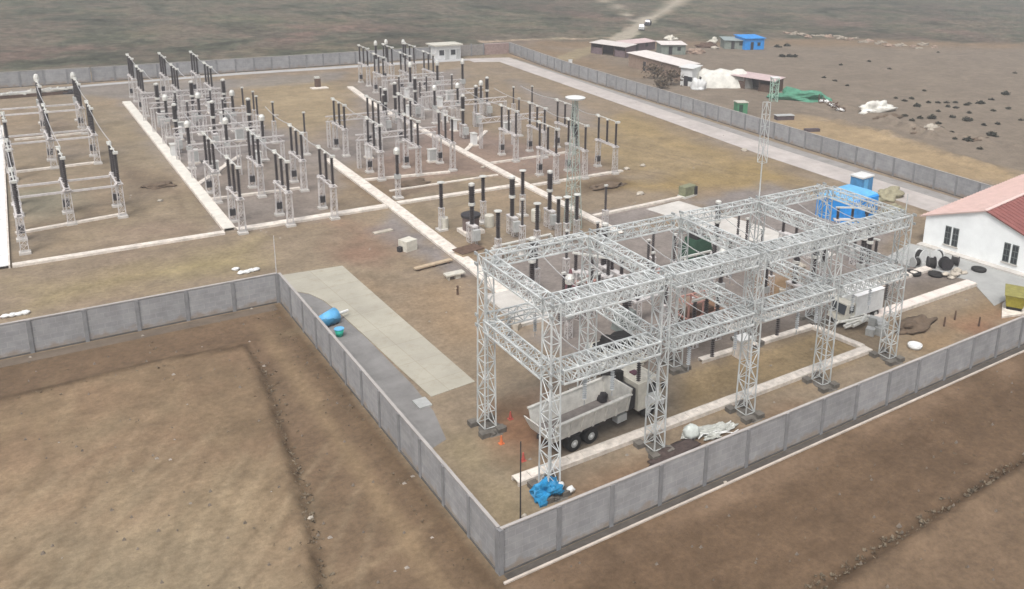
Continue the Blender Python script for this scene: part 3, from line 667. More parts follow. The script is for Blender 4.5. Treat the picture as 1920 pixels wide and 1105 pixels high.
row(ct0,[20.1,24.1,28.4],134.6,CW,'row in the middle of the left bay')
row(vt0,[6.9,11.4,15.6],149.0,'voltage transformer with white cap','far row at the back of the left yard') if False else None
row(vt0,[7.0,11.3],150.5,'voltage transformer with white cap','the pair behind the left yard',names=['left one','right one'])
BW='circuit breaker'
row(cb0,[19.8,24.2,28.6],126.5,BW,'row among the left bay clutter')
row(cb0,[20.2,24.6,28.8],141.5,BW,'row behind the left bay transformers')
PW='slender post insulator'
row(pi0,[21.8,26.2,30.4],137.5,PW,'row between the left bay breakers')
row(pi0,[22.0,26.3,30.6],130.6,PW,'row between the left bay transformers')
row(pi0,[31.5,33.2,31.0],124.0,PW,'right side of the left bay',dy=(2,-6,10),names=['middle one on the','nearest one on the','farthest one on the'])
row(ct0,[36.5],95.0,CW,'middle bay',names=['nearest one'])
row(cb0,[47.0,50.0,54.4],131.0,BW,'row at the back of the middle bay',dy=(-5,-1,2))
row(pi0,[46.3,48.0,53.8],126.0,PW,'row right of the farther middle switches',dy=(-1,4.5,12))
row(ct0,[55.2,59.2,63.4],127.5,CW,'row in the right bay before the far switches',dy=(0,.5,1))
row(cb0,[55.1,60.0,64.7],119.0,BW,'diagonal trio in the right bay',dy=(-1.5,4.3,10))
row(pi0,[55.0,57.9,62.1],135.0,PW,'row at the back of the right bay',dy=(-2.5,1.8,1.4))
row(pi0,[66.2,69.2,62.8],124.0,PW,'right edge of the right bay',dy=(-1,-1.5,-9),names=['left one at the','right one at the','nearest one at the'])
row(vt0,[57.8,62.6,67.2],143.2,'voltage transformer with white cap','row in front of the far right switches')
row(vt0,[61.2,63.6,66.6],168.0,'voltage transformer with white cap','row by the back wall left of the gatehouse',dy=(0,1,0))
def busbar(label,xs,y0,y1,z=ZS+IH+.32,sag=.35):
    t=thing('busbar_run',label,'conductor',(xs[0],y0,0),0,'conductors strung between switch rows'); me_=None
    m=MB(); L_=y1-y0
    for a,b in ((k/8,(k+1)/8) for k in range(8)): m.bar((0,L_*a,z-sag*math.sin(PI*a)),(0,L_*b,z-sag*math.sin(PI*b)),.06)
    me_=m.mesh('conductor',mat('aluminium_wire',(.5,.5,.5)))
    for x in xs: obj('conductor',me_,t,(x-xs[0],0,0))
for xs,y0,y1,l in (([19.25,23.8,28.3],95.6,102.2,'wires joining first and second switch rows of the left bay'),([19.4,23.9,28.5],106.7,117.5,'wires from second switch row to current transformers, left bay'),
  ([19.9,24.3,28.9],141.5,149.2,'wires from breakers to third switch row, left bay'),([19.9,24.4,29.0],153.5,160.6,'wires joining the two far switch rows, left bay'),
  ([37.4,42.0,46.5],106.7,114.8,'wires joining the two switch rows of the middle bay'),([55.4,59.6,64.1],95.9,102.4,'wires joining first and second switch rows of the right bay'),([55.6,60.1,64.5],106.8,117.6,'wires from second switch row to breakers, right bay'),
  ([56.2,60.8,65.1],153.6,159.6,'wires joining the two far switch rows of the right bay'),([6.1,10.5],106.2,124.6,'wires joining first and second cross rows, left yard'),([6.5,10.9],129.0,141.3,'wires joining second and third cross rows, left yard'),([1.8],99.6,107.3,'wire joining the two nearest disconnectors at the left edge')): busbar(l,xs,y0,y1)
for xs,y,l in (([5.9,10.3],102.1,'nearest'),([6.3,10.7],124.8,'second'),([6.8,11.1],141.5,'farthest')):
    t=thing('tie_beam',f'pale raised beam tying the supports of the {l} left yard row','beam',(1.9,y,0),0,'raised tie beams in the left yard')
    MB().box(0,xs[1]-1.9,-.09,.09,3.3,3.5).build('beam',pale,t)
    MB().box(0,xs[1]-1.9,3.9,4.08,3.3,3.5).build('beam',pale,t)
    l0=MB(); lattice(l0,(0,0,0),(0,0,3.4),(.4,.4),(.35,.35),5,.06,.03); l0.build('post',pale,t)
bs0=thing('bus_support','tmp','bus support',(0,0,0),0,'low pale bus supports among the bays')
lg=MB(); lattice(lg,(0,0,0),(0,0,3.5),(.38,.38),(.34,.34),5,.055,.03); lgm=lg.mesh('post',pale)
for x in (0,5,10): obj('post',lgm,bs0,(x,0,0))
for z in (3.5,4.2): MB().box(-.3,10.3,-.07,.07,z,z+.14).build('beam',pale,bs0)
m=MB()
for k in range(8): m.bar((-.2+k*1.3,0,3.6),(.45+k*1.3,0,4.2),.05); m.bar((.45+k*1.3,0,4.2),(1.1+k*1.3,0,3.6),.05)
m.build('bracing',pale,bs0)
OR=['first','second','third','fourth','fifth','sixth']
for bay,x,ys in (('left bay',18.9,(112.5,121.5,130.5,138.0,145.5)),('middle bay',37.0,(109.0,120.5)),('right bay',54.7,(111.0,123.0,131.0,139.0,146.0))):
    for i,y in enumerate(ys): place(bs0,x,y,f'pale steel bus support across the {bay}, {OR[i]} from the front')
kk=thing('control_kiosk','tmp','cabinet',(0,0,0),0,'pale control kiosks among the bays')
MB().cbox(0,0,0,1.3,.9,.2).build('base',cover,kk); MB().cbox(0,0,.2,1.0,.6,1.5).build('cabinet_body',whitem,kk); MB().cbox(0,0,1.7,1.15,.75,.08).build('roof',cap,kk); MB().cbox(0,-.31,.3,.85,.03,1.3).build('door',boxm,kk)
rk=random.Random(4); n_k=0
for bay,x0,x1,ys in (('left bay',18.6,30,(113.5,116,120,124,129,133,136,140,144,148)),('middle bay',38,48,(107.5,113,122)),('right bay',53.5,66,(113,117,122,128,134,138,142,147))):
    for i,y in enumerate(ys): place(kk,rk.uniform(x0,x1),y,f'pale control kiosk in the {bay}, number {i+1} counted from the front',rk.choice([0,PI/2]))
# power transformer plot
row(sa0,[36.3,41.0,45.7],82.8,'tall dark bushing column','back row of the transformer plot')
row(cb0,[37.2,41.8,46.2],77.6,'thick black breaker column','middle row of the transformer plot',dy=(0,.3,.3))
row(sa0,[37.1,41.4,45.0],71.9,'short dark arrester','near row of the transformer plot',dy=(0,.2,.6))
row(pi0,[40.0,49.6],72.5,'dark post','near edge of the transformer plot',names=['shorter left','lone right'])
place(sa0,47.3,74.3,'dark arrester beside the foot of the tall mast',z=-.6)
place(sa0,45.4,74.8,'second dark arrester just left of the tall mast foot',z=-.8)
# dark heater tank and drums between them
t=thing('oil_tank','squat brown tank on a plinth in the transformer plot','tank',(38.6,80.8,0))
MB().cbox(0,0,0,2.2,2.0,.35).build('plinth',cover,t); MB().lathe(0,0,[(.85,.35),(.85,1.7),(.5,1.75)],14).build('tank_body',mat('brown_tank',(.17,.13,.12),.6,.1,2,.25),t)
MB().lathe(0,0,[(1.0,1.75),(1.0,2.0),(.3,2.05)],14).build('lid',darkm,t)
for x,y,l in ((36.6,83.0,'white drum beside the leftmost bushing column'),(41.0,81.4,'white drum behind the thick black breaker column'),(46.1,80.6,'white drum in front of the rightmost bushing column')):
    o=MB().lathe(0,0,[(.48,0),(.5,.1),(.5,1.25),(.46,1.3),(.4,1.34)],12).build('drum',creamm,None,loc=(x,y,.0)); tag(o,l,'drum','white drums in the transformer plot')
for i,(x0,x1,y,l) in enumerate(((38.0,44.6,74.6,'long white busbar pipe lying in front of the breakers, farther one'),(37.6,47.0,72.9,'long white busbar pipe lying in front of the breakers, nearer one'))):
    m=MB(); m.tube((x0,y,.55),(x1,y+.3,.55),.14,.14,8)
    for k in range(5): m.cbox(x0+(x1-x0)*k/4,y+.3*k/4,0,.3,.5,.42)
    tag(m.build('busbar_pipe',cap),l,'pipe','white pipes on the ground')
t=thing('timber_crate','brown timber crate at the near corner of the transformer plot','crate',(35.7,75.2,0),.2)
MB().cbox(0,0,0,2.4,1.4,.5).build('crate_body',wood,t); MB().cbox(0,.1,.5,2.6,1.7,.08).build('lid',rust,t)
# tall free-standing mast with lamp disc
t=thing('lattice_mast','tall pale green lattice mast topped by a white disc','mast',(48.4,76.8,0))
mg=mat('pale_green_steel',(.40,.46,.42),.5,.2,3,.2)
m=MB(); lattice(m,(0,0,0),(0,0,13.8),(1.4,1.4),(.35,.35),15,.07,.036); m.build('tower',mg,t)
MB().lathe(0,0,[(.3,13.8),(1.0,13.95),(1.05,14.1),(.4,14.25)],16).build('lamp_disc',whitem,t)
MB().tube((0,0,10),(0,0,11.2),.22,.22,8).build('signal_box',darkm,t)
o=MB().tube((0,0,0),(0,0,5.0),.045,.035,8).build('slim_pole',darkm,None,loc=(20.6,37.4,0)); tag(o,'thin dark pole near the front corner of the wall','pole')
o=MB().tube((0,0,0),(0,0,4.4),.05,.03,8).build('slim_pole',pale,None,loc=(18.6,77.2,0)); tag(o,'thin pale pole at the inner corner of the wall','pole')
#@@INNER
# ------------------------------------------------------------------ apparatus under and around the gantry
def app2(name,label,cat,x,y,n,sp,hb,hi,group,dirx=(1,0),mt=porc,base=pale,r=.15):
    """low frame carrying n dark insulators"""
    t=thing(name,label,cat,(x,y,0),math.atan2(dirx[1],dirx[0]),group)
    L=sp*(n-1)
    for sx in (0,L): 
        m=MB(); lattice(m,(sx,0,0),(sx,0,hb),(.5,.7),(.4,.6),3,.07,.04); m.build('support_leg',base,t)
    MB().box(-.4,L+.4,-.3,.3,hb,hb+.14).build('base_frame',base,t)
    for k in range(n):
        b=insul(hi,r*.8,r*1.3,8,hb+.14,k*sp,0); b.build('insulator',mt,t)
    MB().box(-.3,L+.3,-.09,.09,hb+.14+hi,hb+.3+hi).build('contact_arm',cap,t)
    return t
G2='low three pole switches round the gantry'
app2('load_switch','low switch with three black poles, left of the rear gantry bay','switch',39.6,62.2,3,1.5,2.0,1.5,G2,(.6,-.8))
app2('load_switch','low switch with three black poles, second from left behind the gantry','switch',42.3,62.0,4,1.3,2.0,1.3,G2,(.1,-1))
app2('load_switch','low switch with two black poles right of the dark green tarpaulin','switch',52.8,58.9,2,1.4,2.2,1.3,G2,(.7,-.7))
app2('load_switch','three pole switch in front of the orange frame','switch',41.9,48.6,3,1.25,2.1,1.6,G2,(1,.05))
app2('load_switch','low switch with paired black poles left of the blue tank','switch',63.9,61.0,3,1.7,1.6,1.3,G2,(.1,-1))
app2('load_switch','black poled switch between blue tank and white building, nearer','switch',66.9,54.0,3,1.1,1.6,1.3,G2,(.3,-1))
app2('load_switch','black poled switch directly in front of the blue tank','switch',71.2,60.2,3,1.6,2.0,1.2,G2,(.8,-.5))
app2('load_switch','low switch near the white slab under the gantry','switch',40.5,54.2,3,1.6,2.0,1.1,G2,(1,.1))
app2('load_switch','low switch left of the orange frame','switch',37.0,57.5,3,1.3,1.8,1.2,G2,(.9,.3))
app2('load_switch','low switch in the middle of the rear gantry yard','switch',47.5,57.2,3,1.5,2.0,1.2,G2,(1,0))
for i,(x,y) in enumerate(((37.0,64.5),(40.5,65.2),(44.2,65.8),(47.5,61.5),(50.5,56.5),(56.5,56.5),(58.5,62.0))):
    place(pi0,x,y,f'slender post insulator in the rear gantry yard, {["first","second","third","fourth","fifth","sixth","seventh"][i]} from the left',z=-1.0)
for i,(x,y) in enumerate(((34.5,55.0),(48.6,53.2),(51.4,50.6),(60.2,52.0),(63.0,49.9))):
    place(ct0,x,y,f'current transformer behind the front gantry row, {["first","second","third","fourth","fifth"][i]} from the left',z=-.6)
W_=['first','second','third']
for nm,y,xs in (('near row',53.0,(42.5,45.5,54.5)),('middle row',57.5,(35.5,38.2,44.5)),('back row',60.2,(46.0,49.0,58.0))):
    for i,x in enumerate(xs): place(pi0,x,y,f'short post insulator, {W_[i]} of the {nm} beneath the gantry',z=-1.3)
for nm,y,xs in (('near row',51.5,(56.0,58.5,66.0)),('back row',63.5,(36.0,43.5,57.0))):
    for i,x in enumerate(xs): place(cb0,x,y,f'circuit breaker in the gantry yard, {W_[i]} of the {nm}',z=-.9)
rr=random.Random(5)
for i in range(14):
    x=rr.uniform(31,66);y=rr.uniform(50,66); m=MB()
    for k in range(5): m.cbox(rr.uniform(-.8,.8),rr.uniform(-.5,.5),0,rr.uniform(.2,.7),rr.uniform(.2,.6),rr.uniform(.15,.7),rr.uniform(0,1.5))
    tag(m.build('debris_pile',[cap,boxm,whitem,darkm,salmon,stonem][i%6],None,loc=(x,y,0)),f'{["pale","grey","white","dark","reddish","stone coloured"][i%6]} parts on the ground below the gantry, {["first","second","third","fourth","fifth","sixth","seventh","eighth","ninth","tenth","eleventh","twelfth","thirteenth","last"][i]} pile','debris','piles of parts below the gantry')
# orange frame
t=thing('orange_frame','rust orange steel frame behind the front gantry row','frame',(43.0,50.6,0))
m=MB()
for x in (0,1.5,3.2):
    for y in (0,1.6): m.bar((x,y,0),(x,y,2.5),.12)
for z in (1.2,2.5):
    for y in (0,1.6): m.bar((0,y,z),(3.2,y,z),.12)
    for x in (0,1.5,3.2): m.bar((x,0,z),(x,1.6,z),.12)
m.build('frame_bars',salmon,t); MB().box(.2,2.9,.2,1.4,.5,1.6).build('equipment_box',rust,t)
t=thing('red_frame','small dark red frame at the far left under the gantry','frame',(37.4,59.8,0))
m=MB()
for x in (0,1.0):
    for y in (0,1.0): m.bar((x,y,0),(.5,.5,3.2),.14)
m.bar((.2,.2,1.2),(.8,.8,1.2),.12);m.bar((.2,.8,1.2),(.8,.2,1.2),.12);m.build('frame_bars',mat('plum_steel',(.20,.09,.10),.7,0,3,.3),t)
MB().cbox(.5,.5,1.2,.7,.7,.6).build('terminal_box',mat('plum_steel',(.2,.09,.1)),t)
# tarpaulined transformer
t=thing('covered_transformer','transformer wrapped in dark green tarpaulin behind the gantry','transformer',(53.6,62.4,0),.1)
MB().hexa([(-1.5,-1.1,0),(1.5,-1.1,0),(1.5,1.1,0),(-1.5,1.1,0),(-.9,-.8,2.6),(.9,-.8,2.6),(.9,.8,2.6),(-.9,.8,2.6)]).build('tarpaulin',dgreen,t)
m=MB(); 
for x in (-.6,.0,.6): insul(.8,.12,.2,5,2.6,x,0,m)
m.build('bushing',porc,t); MB().box(-.8,-.2,-.6,.6,2.6,3.1).build('tank_top',darkm,t)
t=thing('covered_transformer','grey green covered transformer left of the orange frame','transformer',(39.2,54.0,0),.1)
MB().hexa([(-.9,-.7,0),(.9,-.7,0),(.9,.7,0),(-.9,.7,0),(-.7,-.5,1.6),(.7,-.5,1.6),(.7,.5,1.6),(-.7,.5,1.6)]).build('tarpaulin',mat('grey_green_tarpaulin',(.17,.19,.18),.7,0,2,.35,.4),t)
insul(.9,.2,.3,5,1.6,0,0).build('bushing',porc,t)
# blue tank with pale top, blue booth, sand heap
t=thing('blue_tank','big bright blue tarpaulined tank beside the white building','tank',(78.0,65.2,0),.15)
MB().prism([(-3.0,-2.0),(-2.0,-2.8),(2.6,-2.9),(3.2,-2.2),(3.3,1.8),(-3.0,1.8)],0,2.6).build('tank_wall',bluem,t)
MB().hexa([(-3.1,-2.3,2.6),(3.2,-2.4,2.6),(3.3,1.8,2.6),(-3.0,1.8,2.6),(-2.6,-1.4,3.0),(2.9,-1.4,2.85),(2.9,1.4,2.85),(-2.6,1.4,3.0)]).build('cover_sheet',lbluem,t)
m=MB()
for k in range(3): m.cbox(.2+.75*k,-2.9,.8,.4,.16,.7)
m.build('hatch',darkm,t)
t=thing('portable_booth','small blue booth with white roof behind the blue tank','booth',(87.0,70.3,0),.1)
MB().cbox(0,0,0,2.3,1.8,2.1).build('booth_wall',mat('booth_blue',(.06,.23,.46),.6,0,2,.2),t); MB().cbox(0,0,2.1,2.5,2.0,.2).build('roof',whitem,t); MB().cbox(-.4,-.93,.1,.8,.08,1.8).build('door',lbluem,t)
tag(MB().blob((0,0,0),(2.6,1.5,1.0),4,.45,20,8,True).build('sand_heap',mat('olive_sand',(.27,.25,.17),.95,0,2,.25,.8),None,True,loc=(88.3,67.0,0)),'low olive sand heap on the road right of the blue booth','heap')
tag(MB().blob((0,0,0),(2.2,1.0,.7),9,.5,18,7,True).build('sand_heap',MATS['olive_sand'],None,True,loc=(83.6,62.6,0)),'flat grey sand heap between blue tank and building roof','heap')
t=thing('olive_generator','small olive generator at the end of the thin trench','generator',(66.3,79.6,0),.2)
MB().cbox(0,0,.25,2.0,1.1,1.1).build('housing',mat('olive_paint',(.20,.21,.13),.7,0,3,.3),t); MB().cbox(.9,-.4,.2,.5,.5,1.0).build('engine',darkm,t); MB().cbox(0,0,0,2.3,1.2,.25).build('skid',cap,t)
# cable drums, black coils beside the building
def drum(label,x,y,r,wd,rz,z=0,mt=wood,core=blackm):
    t=thing('cable_drum',label,'cable drum',(x,y,z),rz,'cable drums and coils by the white building')
    for s in (-1,1): MB().tube((0,s*wd/2,r),(0,s*(wd/2+.07),r),r,r,18).build('flange',mt,t)
    MB().tube((0,-wd/2,r),(0,wd/2,r),r*.78,r*.78,18).build('cable_winding',core,t); return t
bx_=[(1725,492,1.0,'black cable drum with pale flange, leftmost by the building',whitem),(1745,503,.85,'black cable drum, second from left by the building',darkm),(1757,488,.8,'white flanged cable drum nearest the windows',whitem),(1772,506,.9,'black cable drum, fourth along by the building',darkm),(1790,498,.7,'small black cable drum next to the concrete apron',darkm),(1716,500,.7,'small grey cable drum behind the leftmost one',boxm)]
for i,(a,b_,r,l,mt) in enumerate(bx_): p=P(a,b_); drum(l,p.x,p.y,r*.72,.6,i*.9,0,mt)
for a,b_,l in ((1713,515,'flat black cable coil beside the pale trench, left one'),(1754,517,'flat black cable coil beside the pale trench, right one'),(1835,508,'flat dark coil on the grey building apron')):
    p=P(a,b_); m=MB(); m.lathe(0,0,[(.35,0),(.72,.02),(.75,.2),(.4,.24),(.35,.2)],16); tag(m.build('cable_coil',blackm,None,True,loc=(p.x,p.y,.05)),l,'cable coil','flat black cable coils')
for a,b_,c_,l in ((1798,512,stonem,'pale sacks stacked on the left of the apron'),(1782,520,stonem,'pale sacks at the end of the pinkish trench'),(1500,505,stonem,'pale sack pile under the rear gantry')):
    p=P(a,b_); m=MB()
    for k in range(6): m.blob((random.uniform(-.6,.6),random.uniform(-.4,.4),.12+.2*(k//3)),(.45,.3,.16),k,.2,10,6)
    tag(m.build('sack_pile',c_,None,True,loc=(p.x,p.y,0)),l,'sacks','pale sack piles')
# yellow skip
t=thing('yellow_skip','open yellow green skip on the pale slab by the near wall','skip',(71.4,39.0,.18),.55)
MB().hexa([(-1.1,-.7,.3),(1.1,-.7,.3),(1.1,.7,.3),(-1.1,.7,.3),(-1.4,-.9,1.4),(1.4,-.9,1.4),(1.4,.9,1.4),(-1.4,.9,1.4)]).build('skip_body',yellow,t)
MB().box(-1.45,1.45,-.95,.95,1.4,1.47).build('load_cover',mat('olive_cover',(.25,.23,.07),.8,0,2,.3),t); MB().box(-1.0,1.0,-.65,.65,0,.3).build('undercarriage',blackm,t)
# white box van
t=thing('white_van','white box body truck parked under the gantry right end','van',(57.6,45.3,0),.0)
m=MB().box(-1.6,1.9,-1.0,1.0,.75,2.6); m.build('cargo_box',whitem,t)
MB().box(-1.65,1.95,-1.05,1.05,2.6,2.66).build('roof',mat('bright_white',(.8,.8,.79),.5,0,1,.08),t)
MB().hexa([(-2.9,-.95,.5),(-1.65,-.95,.5),(-1.65,.95,.5),(-2.9,.95,.5),(-2.5,-.9,2.0),(-1.65,-.9,2.0),(-1.65,.9,2.0),(-2.5,.9,2.0)]).build('cab',creamm,t)
MB().hexa([(-2.86,-.8,1.2),(-2.80,-.8,1.15),(-2.80,.8,1.15),(-2.86,.8,1.2),(-2.58,-.75,1.9),(-2.5,-.75,1.9),(-2.5,.75,1.9),(-2.58,.75,1.9)]).build('windscreen',glassm,t)
for s in(-1,1): MB().box(-2.35,-1.8,s*.95-.02,s*.95+.02,1.25,1.85).build('side_window',glassm,t)
for x in(-2.2,1.1):
    for s in(-1,1): wv=MB().tube((x,s*.72,.42),(x,s*.98,.42),.42,.42,16).build('wheel',blackm,t); MB().tube((x,s*.985,.42),(x,s*1.0,.42),.2,.2,10).build('rim',boxm,wv)
MB().box(-2.7,1.8,-.35,.35,.35,.6).build('chassis',darkm,t)
# heap of pale pipes beside the van
m=MB()
for k in range(16):
    a=random.uniform(-.25,.5); x=random.uniform(-2,1.5); y=random.uniform(-1.1,1.1); z=.15+random.uniform(0,.9); L=random.uniform(1.2,2.6)
    m.tube((x,y,z),(x+L*math.cos(a),y+L*math.sin(a),z+random.uniform(-.1,.2)),random.uniform(.07,.16),None,8)
tag(m.build('pipe_heap',cap,None,loc=(55.6,43.9,0)),'heap of pale pipes left of the white box truck','pipes')
m=MB()
for k in range(7): m.cbox(random.uniform(-1.2,1.2),random.uniform(-.7,.7),0,random.uniform(.5,1.0),random.uniform(.4,.8),random.uniform(.5,1.1),random.uniform(0,1))
tag(m.build('equipment_crates',boxm,None,loc=(56.7,42.6,0)),'cluster of grey boxes in front of the white box truck','boxes')
tag(MB().box(-1.2,1.2,-.05,.05,0,.12).build('white_plank',cap,None,loc=(56.6,41.3,0),rz=.3),'long white plank lying right of the trench corner','plank')
# white basin, stakes, cones, sacks
p=P(1715,652); m=MB().lathe(0,0,[(.3,.0),(.55,.02),(.6,.3),(.5,.3),(.45,.12)],16); tag(m.build('white_basin',whitem,None,True,loc=(p.x,p.y,0)),'round white basin on bare soil near the front wall','basin')
for a,b_,l in ((1770,612,'rusty stake left of the three by the yellow skip'),(1790,600,'rusty stake, farthest of the three by the yellow skip'),(1835,612,'rusty stake nearest the yellow skip')):
    p=P(a,b_); tag(MB().tube((0,0,0),(.04,.02,.85),.09,.07,8).build('stake',rust,None,loc=(p.x,p.y,0)),l,'stake','rusty stakes by the yellow skip')
for a,b_,mt,l in ((940,832,orange,'orange marker cone between the front left gantry legs'),(957,786,redm,'red marker post right of the left gantry leg'),(981,864,redm,'red marker post nearest the front trench end')):
    p=P(a,b_); t=thing('marker_cone',l,'cone',(p.x,p.y,0),0,'small cones near the left gantry leg'); MB().cbox(0,0,0,.32,.32,.04).build('base',mt,t); MB().lathe(0,0,[(.12,.04),(.04,.56),(.02,.58)],10).build('cone_body',mt,t)
t=thing('blue_bundle','blue tarpaulin bundle at the foot of the nearest gantry column','bundle',(22.9,38.4,0))
MB().blob((0,0,.4),(.85,.55,.6),5,.6,13,8).build('tarpaulin',mat('bright_blue_sheet',(.02,.20,.40),.5,0,3,.35,.4),t); MB().blob((.7,-.25,.7),(.22,.2,.2),2,.3,10,6).build('white_bag',whitem,t,True)
tag(MB().blob((0,0,.2),(.25,.2,.2),12,.3,10,6).build('white_bag',whitem,None,True,loc=(24.2,38.0,.05)),'small white bag right of the blue bundle','bag')
# mixer drum, pipe and bucket on the gravel strip
t=thing('blue_drum','blue drum with white spout lying on the grey gravel strip','drum',(19.65,66.9,0),.35)
MB().tube((-.75,0,.55),(.75,0,.6),.42,.62,16).build('drum_body',lbluem,t,True); MB().tube((-.8,-.1,.45),(.75,-.1,.45),.44,.5,14).build('drum_belly',mat('deep_teal_blue',(.04,.19,.33),.5,0,2,.25),t,True)
MB().tube((.75,0,.6),(2.0,.1,.5),.13,.11,10).build('spout',whitem,t); m=MB().cbox(-.4,0,0,.2,.9,.2).cbox(.5,0,0,.2,.9,.2).build('stand',darkm,t)
t=thing('green_bucket','teal green bucket beside the blue drum on the gravel','bucket',(19.75,64.5,0)); MB().lathe(0,0,[(.24,0),(.36,.62),(.3,.62),(.22,.1)],14).build('bucket_body',teal,t,True); MB().lathe(0,0,[(.33,.6),(.38,.62),(.38,.66),(.33,.66)],14).build('rim',lbluem,t)
# small clutter on the soil in front of the transformer plot
t=thing('white_tank_box','white square tank on the soil left of the middle trench','tank',tuple(P(765,468)),.3); MB().cbox(0,0,0,1.3,1.2,1.05).build('tank_body',creamm,t); MB().cbox(-.9,.1,0,.35,.4,.5).build('pump',darkm,t)
t=thing('timber_pallet','long timber planks stacked on the soil left of the gantry','timber',tuple(P(812,500)),.12); MB().box(-1.9,1.9,-.25,.25,.18,.32).build('plank',wood,t)
for x in(-1.5,0,1.5): MB().cbox(x,0,0,.15,.5,.18).build('bearer',rust,t)
t=thing('trestle','small cream trestle table left of the gantry column','trestle',tuple(P(852,522)),.0); MB().box(-.9,.9,-.4,.4,.42,.55).build('top',creamm,t); MB().cbox(.25,-.1,0,.5,.3,.42).build('leg',creamm,t); MB().cbox(-.6,0,0,.15,.5,.42).build('leg',creamm,t)
t=thing('survey_stake','wooden stake with crossbar on the open soil','stake',tuple(P(858,553)),.2); MB().cbox(0,0,0,.14,.14,.85).build('post',rust,t); MB().cbox(0,0,.6,.7,.08,.08).build('crossbar',wood,t)
tag(MB().box(-1,1,-.3,.3,0,.16).build('timber_board',stonem,None,loc=P(718,436),rz=.1),'pale board lying on the soil by the cross trench','board')
for a,b_,l in ((28,592,'white sacks beside the left wall, nearer the left edge'),(466,511,'white sacks beside the left wall, nearer the corner'),(455,504,'single white sack near the wall corner')):
    p=P(a,b_); m=MB()
    for k in range(4 if 'sacks' in l else 1): m.blob((k*.42-.6,random.uniform(-.1,.1),.12),(.32,.24,.16),k+a,.25,10,6)
    tag(m.build('white_sack',whitem,None,True,loc=(p.x,p.y,0)),l,'sacks','white sacks along the left wall')
for i,(a,b_,r) in enumerate(((583,972,.16),(1360,905,.12),(1200,365,.5),(1395,283,.5),(1205,312,.4),(1175,318,.4),(300,378,.3),(518,218,.4),(905,315,.3),(983,968,.15),(1370,770,.3),(1030,690,.2),(1340,92,1.0))):
    p=P(a,b_); m=MB().blob((0,0,r*.25),(r,r*.8,r*.5),i,.4,10,6)
    lab=['pale stone on the brown plot beside the side wall','pale stone on the soil outside the front wall','flat pale mound by the dark pit right of the mast','flat pale mound by the perimeter road','small pale mound left of the thin mast','small pale mound nearest the right bay legs','white stone on the soil left of the long trench','pale stone on the soil behind the left bay','small white stone behind the middle cross trench','white stone at the inner front corner','white bag beside the third front gantry leg','pale stone under the gantry left bay','pale mound beyond the camp'][i]
    tag(m.build('stone',stonem,None,True,loc=(p.x,p.y,0)),lab,'stone','pale stones and mounds')
t=thing('manhole','low manhole with brown hatch on a pale slab behind the left bay','manhole',tuple(P(597,165))); MB().cbox(0,-.5,0,2.8,1.6,.15).build('slab',cover,t); MB().cbox(0,.3,.15,.9,.7,1.5).build('hatch_box',rust,t); MB().cbox(-.1,.3,1.65,.8,.6,.3).build('lid',cap,t)
# steel bundle near second front column
t=thing('sheet_pile','crumpled white sheets and hoses beside the second gantry column','sheets',(33.6,38.6,0),-.15)
m=MB(); 
for k in range(9): 
    x=random.uniform(.2,3.2);y=random.uniform(-.6,.6); m.blob((x,y,.12),(random.uniform(.4,.9),random.uniform(.25,.5),.18),k,.5,10,5,True)
m.build('sheeting',mat('dusty_white_sheet',(.40,.41,.38),.85,0,2,.3,.5),t); MB().blob((.1,.1,.45),(.55,.5,.45),3,.2,12,8).build('white_bag',mat('pale_green_white',(.52,.56,.53),.8,0,2,.15),t,True)
m=MB()
for k in range(3):
    pr=None
    for s in range(7):
        q=Vector((.3+s*.5,-.5+.25*k+.3*math.sin(s+k),.2+.1*math.sin(s*2+k)))
        if pr: m.tube(pr,q,.04,.04,6)
        pr=q
m.build('hose',whitem,t)
tag(MB().blob((0,0,0),(1.9,.8,.35),7,.5,16,6,True).build('dark_debris',mat('dark_brown_debris',(.075,.055,.05),.9,0,3,.4,.8),None,True,loc=(31.9,37.7,0)),'dark brown debris under the second gantry column','debris')
#@@TRUCK
# ------------------------------------------------------------------ dump truck
dt=thing('dump_truck','white dump truck with empty open bed under the gantry','truck',(24.9,42.45,0),math.radians(6.5))
bw=mat('truck_bed_white',(.55,.54,.50),.55,0,1.5,.25); bi=mat('worn_bed_steel',(.20,.18,.17),.7,.2,1.5,.3)
L=6.0
t=dt
b=MB()
for s in(-1,1): b.hexa([(0,s*1.12-.04,1.25),(L,s*1.12-.04,1.25),(L,s*1.12+.04,1.25),(0,s*1.12+.04,1.25),(-.05,s*1.38-.05,2.45),(L,s*1.38-.05,2.45),(L,s*1.38+.05,2.45),(-.05,s*1.38+.05,2.45)])
bd=b.build('dump_bed',bw,t)
MB().box(0,L,-1.12,1.12,1.2,1.27).build('bed_floor',bi,bd)
m=MB()
for s in(-1,1): m.box(-.1,L+.05,s*1.40-.11,s*1.40+.11,2.44,2.54)
m.build('top_rail',bw,bd)
for q_ in(-1,1):
    rme=MB().hexa([(.1,q_*1.2-.05,1.25),(.22,q_*1.2-.05,1.25),(.22,q_*1.2+.05,1.25),(.1,q_*1.2+.05,1.25),(.1,q_*1.44-.05,2.4),(.22,q_*1.44-.05,2.4),(.22,q_*1.44+.05,2.4),(.1,q_*1.44+.05,2.4)]).mesh('bed_rib',bw)
    for k in range(7): obj('bed_rib',rme,bd,(k*.95,0,0))
MB().hexa([(L-.12,-1.2,1.25),(L,-1.2,1.25),(L,1.2,1.25),(L-.12,1.2,1.25),(L-.05,-1.46,2.9),(L+.08,-1.46,2.9),(L+.08,1.46,2.9),(L-.05,1.46,2.9)]).build('headboard',bw,bd)
